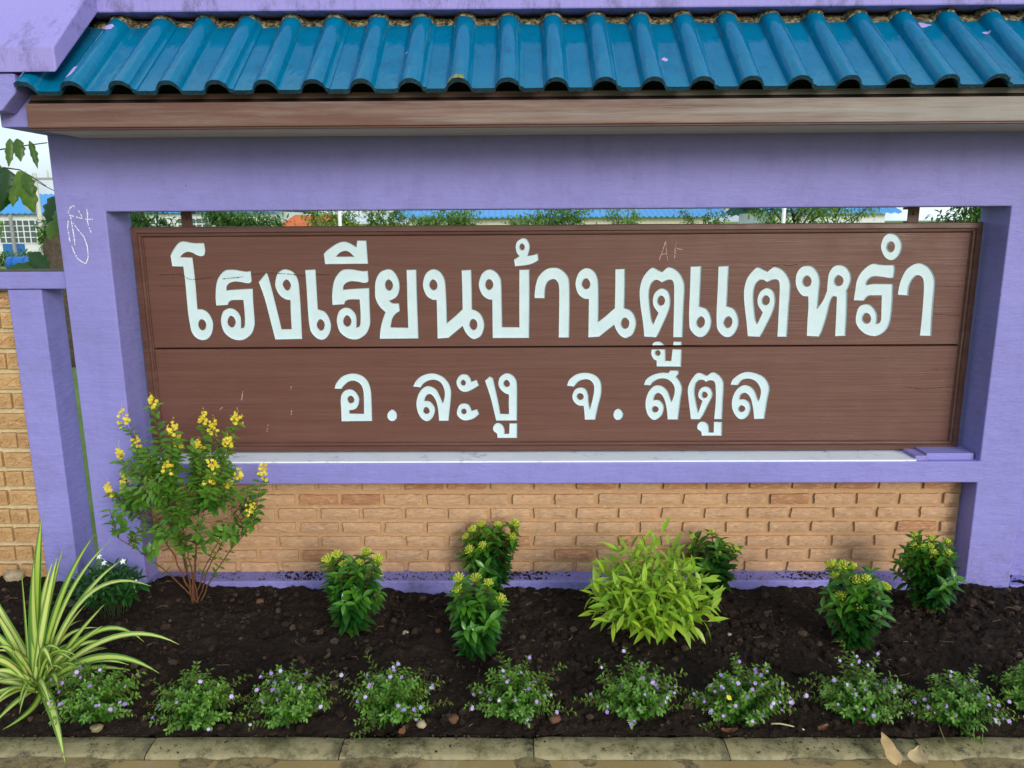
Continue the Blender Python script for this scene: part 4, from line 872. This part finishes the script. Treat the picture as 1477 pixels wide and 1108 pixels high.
# low lavender-flowered plants in a row behind the kerb
def heather(px, py, seed, label, wid=.15, hgt=.17, arms=(), nfl=26):
    random.seed(seed); b = foot(px, py); root = empty('heather_plant', b); tag(root, label, 'plant', 'low lavender-flowered plants along the kerb')
    st = MB(); lf = MB(); fw = MB(); tips = []
    N = 60; wid *= 1.12
    for i in range(N):
        a = 2.4 * i + seed; k = math.sqrt((i + .5) / N); h = hgt * math.sqrt(max(.08, 1 - .85 * k * k)) * random.uniform(.7, 1.25); rr = random.uniform(.8, 1.2)
        tips.append(Vector((wid * k * math.cos(a) * rr, .11 * k * math.sin(a) * rr - .01, h)))
    for (dx, dy, dz) in arms: tips.append(Vector((dx, dy, dz)))
    for tip in tips:
        P_ = bez(Vector((random.uniform(-.012, .012), random.uniform(-.01, .01), -.01)), Vector((tip.x * .35, tip.y * .35, tip.z * .62 + .01)), tip, 8); P_ = [p + rv(.003) if k else p for k, p in enumerate(P_)]; st.tube(P_, .0015, .0008, 4)
        # side shoots with small leaves in two ranks
        for j in range(34):
            t = .25 + .75 * j / 33; f = t * 8; q = min(7, int(f)); p = P_[q].lerp(P_[q + 1], f - q); d = (P_[q + 1] - P_[q]).normalized(); aa, e = ortho(d); ph = j * 1.57 + random.uniform(-.4, .4)
            o = aa * math.cos(ph) + e * math.sin(ph); l = (.026 - .012 * t) * random.uniform(.75, 1.2)
            lf.leaf(p + o * random.uniform(0, .010) * (1 - t * .6), (o + d * .55 + Vector((0, -.15, .12)) + rv(.2)), d + Vector((0, -.4, .8)), l, l * .52, .2, .3, 3, min(1, max(0, .12 + .6 * t * t + random.uniform(-.15, .2))))
    for k in range(nfl):
        tip = random.choice(tips); t = random.uniform(.72, 1.02); p = Vector((tip.x * t, tip.y * t - .012, tip.z * (.35 + .65 * t) + .006)) + rv(.008)
        n = (Vector((0, -.9, .7)) + rv(.7)).normalized(); a, e = ortho(n); r = random.uniform(.005, .0085); tt = random.random() ** .7
        for q in range(6): fw.leaf(p, a * math.cos(q * 1.047) + e * math.sin(q * 1.047) + n * .1, n, r, r * .85, .1, .15, 2, tt)
        fw.tube([p - n * .012, p], .0010, .0016, 4, .2)
    st.build('stems', TWIG, root); o = lf.build('foliage', L_CUP, root, True); o['kind'] = 'stuff'; o = fw.build('flowers', F_LAV, root, True); o['kind'] = 'stuff'; return root
heather(137, 1038, 1, 'lavender-flowered low plant partly under the striped strap leaves', .15, .18, [(.16, .02, .16), (.14, .0, .14)], 30)
heather(284, 1040, 2, 'low green plant with few lavender flowers, second along the kerb from the striped plant', .14, .15, [(.02, 0, .22), (.19, -.02, .03), (.17, .05, .14), (-.15, .03, .13)], 9)
heather(420, 1040, 3, 'small spread of lavender-flowered leaves in front of the lone yellow-budded shrub', .13, .16, [(.15, .0, .13), (-.15, 0, .05), (-.17, .0, .08), (.0, .05, .19)], 26)
heather(566, 1040, 4, 'lavender-flowered plant spilling a shoot over the kerb, beside a pale stone', .15, .18, [(-.19, .02, .17), (-.12, -.08, .0), (-.09, .05, .22), (.16, .03, .13)], 34)
heather(742, 1032, 5, 'lavender-flowered plant with one long side shoot, in front of the paired shrubs', .13, .16, [(.20, -.02, .03), (.16, .04, .16), (-.15, .02, .09), (.05, .05, .19), (-.05, .05, .20)], 30)
heather(915, 1036, 6, 'lavender-flowered plant with a long side shoot in front of the lime bush', .15, .17, [(-.20, -.02, .08), (-.03, .06, .22), (.16, .0, .17), (-.12, .04, .18)], 38)
hr = heather(1072, 1040, 7, 'densest lavender-flowered plant, with a yellowed leaf, along the kerb', .17, .19, [(.22, .0, .11), (-.17, 0, .08), (-.02, .06, .21), (-.15, -.04, .0)], 50)
heather(1238, 1040, 8, 'tall rounded low plant with pale flowers in front of the leaning shrub', .16, .20, [(-.19, .02, .14), (.18, -.02, .06), (-.05, .07, .25), (.08, .07, .21)], 26)
heather(1378, 1046, 9, 'lavender-flowered plant hanging one shoot onto the kerb, beside dry leaves', .15, .17, [(-.21, .02, .13), (-.18, 0, .07), (.04, -.09, -.01), (.16, .0, .09), (.08, .05, .19)], 34)
heather(1490, 1025, 10, 'low feathery green plant cut off at the end of the kerb row', .12, .15, [(-.10, 0, .13)], 4)

m = MB(); q = pix(1048, 1003, -.93) - Vector(hr.location); m.leaf(q, (.6, -.2, -.5), (0, -1, .5), .022, .014, .2, .3, 4, .5)
m.build('yellow_leaf', F_YEL, hr)
# thin grass stalks rising at the kerb
random.seed(77)
for i, pts in enumerate((((1354, 1045), (1362, 1068), (1374, 1092)), ((1404, 1050), (1406, 1080), (1409, 1104)), ((1417, 1058), (1418, 1085), (1417, 1108)))):
    m = MB(); P3 = [pix(x, y, -.90 - .05 * k) for k, (x, y) in enumerate(pts)]; m.tube(bez(P3[0], P3[1], P3[2], 8), .0011, .0007, 4)
    tag(m.build('grass_stalk', plain('pale grass', srgb(150, 150, 84), .8), None, True), ('thin pale grass stalk slanting over the kerb, apart from two upright ones', 'upright thin grass stalk over the kerb, next to the slanting one', 'upright thin grass stalk over the kerb, farthest from the dry leaves')[i], 'grass', 'thin stalks over the kerb')
# ------------------------------------------------------------------ litter on bed and kerb
def stone(px, py, r, mat, label, seed, flat=.6, zoff=.0):
    random.seed(seed); p = foot(px, py); me = bpy.data.meshes.new('stone'); bm = bmesh.new(); bmesh.ops.create_icosphere(bm, subdivisions=2, radius=1)
    for v in bm.verts: v.co *= r * (1 + .35 * fbm(v.co.x * 1.3 + seed, v.co.y * 1.3, v.co.z * 1.3, 3)); v.co.z *= flat
    bm.to_mesh(me); bm.free(); me.materials.append(mat); me.polygons.foreach_set('use_smooth', [True] * len(me.polygons))
    o = link('stone', me, None, p + Vector((0, 0, r * flat * .45 + zoff))); o.rotation_euler = (0, 0, random.uniform(0, 6)); tag(o, label, 'stone', 'loose stones on the bed')
stone(608, 1047, .017, STONE, 'pale round stone on the soil beside a spilling lavender plant', 1, .75)
stone(22, 834, .045, STONE, 'large tan stone at the foot of the carved brick wall', 2, .6)
stone(585, 914, .013, STONE, 'small grey pebble on open soil right of the lone yellow-budded shrub', 3)
stone(632, 912, .012, REDBIT, 'reddish brick crumb on soil left of the front paired shrub', 4, .8)
stone(655, 1040, .019, REDBIT, 'broken brown clod between two lavender plants on the kerb edge', 5, .8)
stone(800, 1040, .022, REDBIT, 'rusty brown clod under the long lavender side shoot', 6, .7)
stone(375, 870, .018, REDBIT, 'brown clod on soil at the plinth, right of the yellow-flowered bush', 7, .7)
stone(452, 834, .010, REDBIT, 'reddish clod lying on the plinth ledge by the lone yellow-budded shrub', 8, .8)
stone(140, 1052, .020, KERB, 'grey stone at the kerb below the first lavender plant', 9, .6)
stone(1052, 916, .009, STONE, 'tiny pale pebble on soil right of the lime bush', 10)
def dryleaf(px, py, L, w, rz, tilt, label, seed, mat=DRY, z=.056, curl=.25):
    random.seed(seed); d = RM @ Vector(((px - 738.5) / FPX, -(py - 554) / FPX, -1)); p = CAM + d * ((z - CAM.z) / d.z); m = MB(); n = 8; vs = []
    for i in range(n + 1):
        t = i / n; hw = w * .5 * math.sin(math.pi * min(1, t ** .75)) * (1 + .35 * fbm(t * 4, seed, 1, 3)) + .001
        for q in (-1, -.5, 0, .5, 1): vs.append((L * t, hw * q, curl * L * (q * q * .35 + .5 * math.sin(t * 3 + seed)) + .006 * fbm(t * 5, q * 2, seed, 2)))
    m.add(vs, [(i * 5 + j, i * 5 + j + 1, (i + 1) * 5 + j + 1, (i + 1) * 5 + j) for i in range(n) for j in range(4)], random.random()); o = m.build('dry_leaf', mat, None, True, p)
    zmin = min(v[2] for v in m.v); o.location.z += .002 - zmin; o.rotation_euler = (0, tilt, rz); tag(o, label, 'leaf', 'fallen leaves')
BRLEAF = m_leaf('brown dead leaf', srgb(112, 70, 44), srgb(140, 92, 60), .7, .1, srgb(80, 50, 32)); YLEAF = m_leaf('yellow leaf', srgb(232, 196, 40), srgb(240, 214, 80), .6, .2, srgb(210, 170, 30))
dryleaf(1292, 1112, .105, .050, R(98), R(-38), 'upright pale tan dry leaf leaning against the kerb', 1, DRY, .05, .18)
dryleaf(1322, 1112, .085, .055, R(60), R(-18), 'flat pale tan dry leaf beside the upright one at the kerb', 2, DRY, .045, .2)
dryleaf(1040, 1058, .055, .022, R(10), 0, 'brown dead leaf under the densest lavender plant', 3, BRLEAF, .062)
dryleaf(1180, 1055, .040, .022, R(20), 0, 'reddish dead leaf between two lavender plants', 4, BRLEAF, .062)
dryleaf(577, 1062, .028, .022, R(60), R(-12), 'brown leaf scrap on the kerb edge near the pale stone', 5, BRLEAF, .057)
dryleaf(1085, 1048, .016, .012, R(80), R(-40), 'small yellow leaf fallen below the densest lavender plant', 6, YLEAF, .075)
m = MB(); pts = [(1112, 1047), (1125, 1047), (1140, 1050), (1160, 1056)]; m.tube([foot(*q) + Vector((0, 0, .008)) for q in pts], .003, .0022, 6); tag(m.build('dry_stalk', plain('pale dry stalk', srgb(196, 180, 140), .8), None, True), 'pale bent dry stalk lying between two lavender plants', 'stalk')
m = MB()
for k in range(160):   # straw and root scraps
    random.seed(900 + k); x = random.uniform(-2.2, 2.2); y = random.uniform(-.86, -.05); z = soil_z(x, y) + .012; a = random.uniform(0, 6.3); L = random.uniform(.01, .05)
    m.tube([(x, y, z), (x + L * .5 * math.cos(a), y + L * .5 * math.sin(a), z + .004), (x + L * math.cos(a + .4), y + L * math.sin(a + .4), z)], .0007, .0004, 3)
tag(m.build('straw_scraps', plain('straw', srgb(150, 130, 96), .9)), 'thin straw and root scraps strewn over the dark soil', 'straw', kind='stuff')

# ------------------------------------------------------------------ behind the wall: trees, school buildings, poles
ROOFB = plain('blue corrugated roofing', srgb(66, 150, 214), .4); WALLC = m_speck('cream rendered wall', srgb(214, 208, 186), srgb(200, 196, 176), 1, .85); WALLW = m_speck('white rendered wall', srgb(222, 226, 224), srgb(206, 210, 208), 1, .85)
GLASSD = plain('dark window', srgb(84, 100, 98), .3); BLUED = plain('blue door paint', srgb(46, 110, 176), .5); GREYM = plain('grey metal', srgb(150, 152, 150), .5); WHITEM = plain('white painted metal', srgb(226, 230, 228), .5)
ORANGE = m_speck('orange roof tile', srgb(206, 112, 66), srgb(184, 92, 54), 3, .8); CONC = m_speck('pole concrete', srgb(196, 196, 188), srgb(174, 174, 166), 2, .9)
def corr_roof(x0, x1, y0, z0, y1, z1, mat, name, root, pitch=.35, amp=.05):
    m = MB(); n = int((x1 - x0) / pitch * 4); vs = []
    for i in range(n + 1):
        x = x0 + (x1 - x0) * i / n; h = amp * (1, .3, -.3, .3)[i % 4]
        vs += [(x, y0, z0 + h), (x, y1, z1 + h), (x, y0, z0 + h - .06), (x, y1, z1 + h - .06)]
    m.add(vs, [f for i in range(n) for a in (i * 4,) for f in ((a, a + 4, a + 5, a + 1), (a + 2, a + 3, a + 7, a + 6), (a, a + 2, a + 6, a + 4))]); return m.build(name, mat, root)
def school(x0, x1, y, ground, eave, ridge, wallmat, label, windows, lattice=False, pitch=.35):
    root = empty('school_building', ((x0 + x1) / 2, y, ground)); tag(root, label, 'building'); M = lambda o: setattr(o, 'matrix_parent_inverse', Matrix.Translation((-(x0 + x1) / 2, -y, -ground))) or o
    w = M(boxobj('wall', x0, x1, y, y + 6, ground, eave, wallmat, root))
    r_ = M(corr_roof(x0 - .6, x1 + .6, y - .45, eave - .02, y + 3, ridge, ROOFB, 'roof', root, pitch)); M(corr_roof(x0 - .6, x1 + .6, y + 3.02, ridge, y + 7, eave - .05, ROOFB, 'roof', root, pitch))
    for (a, b, c, d) in windows:
        f = M(boxobj('window', a, b, y - .03, y - .002, c, d, GLASSD, root))
        m = MB(); k = max(2, int((b - a) / .35))
        for i in range(k + 1): x = a + (b - a) * i / k; m.box(x - .03, x + .03, y - .07, y - .04, c, d)
        k2 = max(2, int((d - c) / .3))
        for i in range(k2 + 1): z = c + (d - c) * i / k2; m.box(a, b, y - .065, y - .045, z - .025, z + .025)
        g = m.build('grille', WHITEM, f)
    return root, M
ra, MA = school(-36, -14.5, 44, -.6, 2.32, 3.5, WALLW, 'long white school building with bright blue roof and grilled windows', [(-31.6, -28.2, .55, 1.9), (-27.2, -25.4, .55, 1.9), (-24.5, -21, .6, 1.9), (-20.4, -16, .6, 1.95)])
MA(boxobj('door', -32.0 + .9, -30.0 + .2, 43.93, 43.995, -.58, .5, BLUED, ra)); MA(boxobj('door', -27.95, -27.0 + .0, 43.93, 43.995, -.58, 1.2, BLUED, ra))
for x in (-33, -29.9, -26, -22, -18): MA(boxobj('porch_post', x - .07, x + .07, 43.1, 43.24, -.6, 2.2, GREYM, ra))
rb, MBf = school(-4.2, 7.2, 27, -.6, 1.86, 2.75, WALLC, 'cream walled low building with corrugated blue roof behind small trees', [(-3.4, -2.2, .2, 1.3), (.5, 1.7, .2, 1.3), (4.0, 5.2, .2, 1.3)], pitch=.22)
rc, MC = school(12.5, 18, 36, -.6, 2.0, 2.9, WALLW, 'pale building with grey blue roof seen past thin trees', [(13, 14, .4, 1.5)])
oh = empty('small_house', (-8.6, 31, -.6)); tag(oh, 'small house with orange tiled roof beyond the sign', 'house')
o = boxobj('wall', -10.4, -7.6, 31, 33.5, -.6, 1.35, WALLW, oh); o.matrix_parent_inverse = Matrix.Translation((8.6, -31, .6))
m = MB(); m.add([(-10.7, 30.6, 1.3), (-7.3, 30.6, 1.3), (-8.0, 32.2, 2.0), (-10.0, 32.2, 2.0), (-7.3, 33.9, 1.3), (-10.7, 33.9, 1.3)], [(0, 1, 2, 3), (1, 4, 2), (3, 2, 4, 5), (0, 3, 5), (5, 4, 1, 0)]); o = m.build('roof', ORANGE, oh); o.matrix_parent_inverse = Matrix.Translation((8.6, -31, .6))

def tree(x, y, trunk_h, crown, n, label, seed, lean=(0, 0), r=.06, leafL=.12, tintr=(0, .8), layers=None, mat=None, name='small_tree'):
    random.seed(seed); zg = gz(y); root = empty(name, (x, y, zg)); tag(root, label, 'tree', 'trees growing behind the sign wall'); tr = MB(); lf = MB()
    top = Vector((lean[0], lean[1], trunk_h)); tr.tube(bez(Vector((0, 0, -.1)), Vector((lean[0] * .3, lean[1] * .3, trunk_h * .5)), top, 6), r, r * .45, 8)
    rx, ry, rz, cz = crown; cz -= zg; trunk_h -= zg; top.z = trunk_h; n = int(n * 1.7); brs = []
    for i in range(14):
        a = 2.4 * i; k = random.uniform(.5, 1); zz = cz + rz * random.uniform(-.7, .8); e = Vector((lean[0] + rx * k * math.cos(a), lean[1] + ry * k * math.sin(a), zz))
        s0 = top * random.uniform(.55, 1.0); P_ = bez(s0, s0.lerp(e, .5) + Vector((0, 0, .1)), e, 5); tr.tube(P_, r * .3, r * .08, 5); brs.append(P_)
    for _ in range(n):
        P_ = random.choice(brs); t = random.random() ** .6 * 4.99; k = int(t); p = P_[k].lerp(P_[k + 1], t - k) + Vector((random.gauss(0, rx * .14), random.gauss(0, ry * .14), random.gauss(0, rz * .12)))
        d = (rv(1) + Vector((p.x - lean[0], p.y - lean[1], .0)).normalized() * .8 + Vector((0, 0, -.15))).normalized(); lf.leaf(p, d, Vector((0, 0, 1)) + rv(.4), leafL * random.uniform(.6, 1.2), leafL * .34, .2, .2, 2, random.uniform(*tintr))
    tr.build('trunk', BARK, root, True); o = lf.build('crown', mat or L_TREE, root, True); o['kind'] = 'stuff'
tree(-8.2, 13.0, 1.5, (.65, .6, .7, 1.75), 1500, 'small leafy tree at the end of the gap over the sign, by the left hanger', 61, leafL=.14)
tree(-5.9, 13.5, 1.6, (.9, .7, .55, 1.9), 1900, 'spreading small tree in front of the grilled school windows', 62, leafL=.13, tintr=(0, .5))
tree(-3.6, 12.0, 1.4, (.6, .6, .5, 1.72), 1500, 'bright leafy tree beside the orange roofed house', 63, leafL=.12, tintr=(.3, 1))
tree(-2.75, 13.0, 1.4, (.55, .5, .5, 1.7), 1400, 'bright leafy tree beside a thin white post over the sign', 64, leafL=.12, tintr=(.2, .9))
tree(-1.45, 13.0, 1.5, (.85, .6, .45, 1.72), 2000, 'layered feathery tree between the two near stretches of blue roof', 65, leafL=.10, tintr=(.1, .9))
tree(.55, 12.0, 1.5, (.95, .7, .5, 1.75), 2300, 'widest layered feathery tree in front of the cream building', 66, leafL=.10, tintr=(0, .7))
tree(2.15, 13.0, 1.3, (.42, .4, .42, 1.66), 900, 'smallest thin feathery tree in front of the blue roof', 67, leafL=.10, tintr=(.3, 1))
tree(3.75, 13.0, 1.3, (.5, .4, .4, 1.6), 900, 'low bush-like tree at the right end of the cream building', 68, leafL=.10, tintr=(.1, .7))
tree(5.4, 12.5, 1.9, (1.1, .9, .8, 2.0), 1500, 'thin pale tree with visible trunk beside a white post', 69, r=.09, leafL=.11, tintr=(.3, .9))
tree(7.2, 15.0, 2.0, (1.0, .9, .8, 2.2), 1000, 'sparse open tree with sky showing through', 70, r=.06, leafL=.12, tintr=(.4, 1))
tree(6.8, 8.4, 1.8, (.95, .8, .55, 1.95), 2300, 'dense dark green tree by the right hanger strap', 71, leafL=.12, tintr=(0, .55))
tree(-19.9, 26, 1.5, (.7, .6, .5, 1.55), 700, 'pale rounded tree in front of the white school building', 72, leafL=.16, tintr=(.5, 1), r=.05)
tree(-12.0, 17.0, 1.2, (.30, .3, .6, 1.4), 500, 'leafy young tree behind the utility pole beside the pillar', 73, leafL=.2, tintr=(.1, .9))
tree(-5.45, 8.5, 1.5, (.4, .4, .5, 1.7), 700, 'dark tree close behind the left end of the sign', 75, leafL=.13, tintr=(0, .15))

# big-leaved tree behind the left boundary wall
random.seed(81); bt = empty('broad_leaved_tree', (-6.05, 6.9, gz(6.9))); tag(bt, 'broad leaved tree with thick mossy trunk behind the boundary wall', 'tree')
tr = MB(); base = Vector((0, 0, -.1)); T0 = Vector((.10, 0, 1.2)); T1 = Vector((.42, .1, 2.0)); T2 = Vector((.5, .2, 3.4))
vs = []; P_ = bez(base, T0, T1, 10) + bez(T1, Vector((.5, .12, 2.6)), T2, 5)[1:]
m = MB(); m.tube(P_, .34, .16, 14); m.v = [(x + .05 * fbm(x * 6, y * 6, z * 5, 3), y + .05 * fbm(y * 6, z * 5, x * 6, 3), z) for x, y, z in m.v]; m.build('trunk', BARK, bt, True)
br = MB(); W2L = lambda p: Vector(p) - Vector(bt.location)
br.tube(bez(T2, W2L((-4.4, 4.0, 3.6)), W2L(pix(-60, 205, 2.6)), 10), .05, .012, 7); br.tube(bez(T2, W2L((-5.0, 4, 2.9)), W2L(pix(-30, 262, 2.6)), 10), .04, .010, 7)
br.tube([W2L(pix(*q, 2.6)) for q in ((-60, 222), (0, 216), (30, 211), (68, 206))], .006, .004, 5); br.tube([W2L(pix(*q, 2.6)) for q in ((-30, 262), (5, 242), (28, 245), (48, 256), (66, 268))], .007, .003, 5)
br.build('branch', BARK, bt, True)
def lobed(px0, px1, w, tint, yy=2.6, cup=.35):
    a = W2L(pix(*px0, yy)); b = W2L(pix(*px1, yy - .06)); d = b - a; L = d.length; d.normalize(); s = d.cross(Vector((.15, -1, .25))).normalized(); n = s.cross(d); m = MB(); vs = [a]; out = []
    prof = [(.0, .10), (.08, .55), (.20, .86), (.31, .72), (.44, 1.0), (.56, .70), (.68, .74), (.80, .38), (.90, .20), (1.0, .0)]
    vs = []; fs = []; prof0 = prof; prof = []
    for k in range(25):
        t = k / 24; i = next(i for i in range(len(prof0) - 1) if prof0[i + 1][0] >= t - 1e-9); (ta, ha), (tb_, hb) = prof0[i], prof0[i + 1]; q = (t - ta) / (tb_ - ta); q = q * q * (3 - 2 * q); prof.append((t, ha + (hb - ha) * q))
    for t, h in prof:
        hw = w * .5 * h; c = a + d * (L * t) - n * (.12 * L * t * t); vs += [c - s * hw - n * (cup * hw), c - s * hw * .5, c, c + s * hw * .5, c + s * hw - n * (cup * hw)]
    for i in range(len(prof) - 1):
        for j in range(4): fs.append((i * 5 + j, i * 5 + j + 1, (i + 1) * 5 + j + 1, (i + 1) * 5 + j))
    m.add(vs, fs, tint); m.build('leaf', L_BIG, bt, True)
lobed((14, 200), (10, 240), .07, .5); lobed((24, 200), (28, 232), .09, .35); lobed((42, 203), (52, 242), .055, .4, 2.6, .9); lobed((8, 243), (-4, 305), .22, .0, 2.55); lobed((12, 246), (2, 290), .14, .05, 2.5); lobed((26, 247), (47, 308), .15, .85, 2.45); lobed((34, 250), (44, 280), .10, .45, 2.42); lobed((20, 262), (16, 298), .09, .8, 2.5)
lobed((-15, 225), (-30, 285), .2, .2); lobed((-40, 230), (-50, 300), .22, .5); lobed((84, 283), (66, 326), .17, .0, 2.3); lobed((88, 300), (80, 330), .10, .45, 2.2); lobed((78, 318), (70, 345), .10, .7, 2.2)
lobed((60, 392), (8, 385), .09, .15, 1.0, .2); lobed((42, 365), (70, 392), .10, .05, 1.0, .3)
for (x0_, y0_, z0_) in ((-5.3, 7.6, 4.2), (-6.0, 6.2, 4.0), (-6.8, 7.0, 4.1), (-5.6, 6.0, 4.6)):   # crown above the frame
    pass
crown = MB()
for _ in range(500):
    p = Vector((random.gauss(.3, .9), random.gauss(.2, .9), 4.4 + random.gauss(0, .45))); crown.leaf(p, rv(1), Vector((0, 0, 1)), .32, .17, .3, .2, 3, random.random() * .7)
o = crown.build('crown', L_BIG, bt, True); o['kind'] = 'stuff'

# hedge, pole, barrel, posts
m = MB(); random.seed(91)
for _ in range(5200):
    x = random.uniform(-33, -19); y = 40 + random.uniform(-.5, .5); z = gz(40) + random.uniform(0, .75 + .2 * fbm(x, 0, 0, 2)); m.leaf((x, y, z), rv(1), Vector((0, 0, 1)), .22, .10, .2, .2, 2, random.random() * .6)
hd = m.build('hedge', L_TREE); tag(hd, 'clipped dark hedge along the front of the white school building', 'hedge')
up = empty('utility_pole', (-24.1, 36.5, gz(36.5))); tag(up, 'grey concrete utility pole with crossarm and wires by the school', 'pole')
m = MB(); m.tube([(0, 0, -.2), (0, 0, 4.75)], .15, .10, 8); m.build('shaft', CONC, up, True)
m = MB(); m.box(-1.35, 1.85, -.16, -.1, 4.40, 4.52); m.build('crossarm', GREYM, up)
for x in (-1.2, -.35, .75, 1.7): m = MB(); m.tube([(x, -.13, 4.52), (x, -.13, 4.72), (x, -.13, 4.86)], .06, .035, 6); m.build('insulator', CONC, up)
m = MB()
for (a, b) in (((-1.2, 4.8), (-16, 5.3)), ((1.7, 4.8), (16, 5.1)), ((.2, 4.3), (5, 3.2))):
    m.tube([(a[0] + (b[0] - a[0]) * k / 12, -.13, a[1] + (b[1] - a[1]) * k / 12 - .5 * math.sin(math.pi * k / 12)) for k in range(13)], .018, .018, 4)
m.build('wire', DARK, up)
m = MB(); m.box(-.42, -.05, -.35, -.12, 2.95, 3.3); m.build('meter_box', GREYM, up)
br_ = empty('barrel', (-21.2, 30.0, gz(30))); tag(br_, 'blue plastic barrel lying on the grass before the school', 'barrel')
m = MB(); m.tube([(-.5, 0, .62), (-.45, 0, .62), (.45, 0, .62), (.5, 0, .62)], .30, .30, 18); m.build('body', plain('blue plastic', srgb(28, 104, 186), .4), br_, True)
m = MB()
for x in (-.25, .25): m.tube([(x - .03, 0, .62), (x + .03, 0, .62)], .315, .315, 18)
m.build('hoop', plain('blue plastic rim', srgb(24, 90, 166), .4), br_)
for x in (-.3, .3): m = MB(); m.box(x - .06, x + .06, -.3, .3, 0, .36); m.build('stand_block', CONC, br_)
for (x, y, l) in ((-3.02, 10.2, 'thin white metal post standing between two bright leafy trees'), (4.3, 9.8, 'thin white metal post beside the pale tree trunk')):
    t_ = empty('metal_post', (x, y, gz(y))); tag(t_, l, 'post'); m = MB(); m.tube([(0, 0, -.1), (0, 0, 2.6)], .032, .032, 8); m.build('shaft', WHITEM, t_, True); m = MB(); m.tube([(0, 0, 2.6), (0, 0, 2.64)], .042, .03, 8); m.build('cap', GREYM, t_)
t_ = empty('metal_post', (2.26, .75, gz(.75))); tag(t_, 'galvanised post close behind the right end of the sign', 'post'); m = MB(); m.tube([(0, 0, -.1), (0, 0, 2.35)], .014, .014, 8); m.build('shaft', WHITEM, t_, True); m = MB(); m.tube([(.04, 0, -.1), (.04, 0, 2.35)], .009, .009, 8); m.build('rail', GREYM, t_, True)
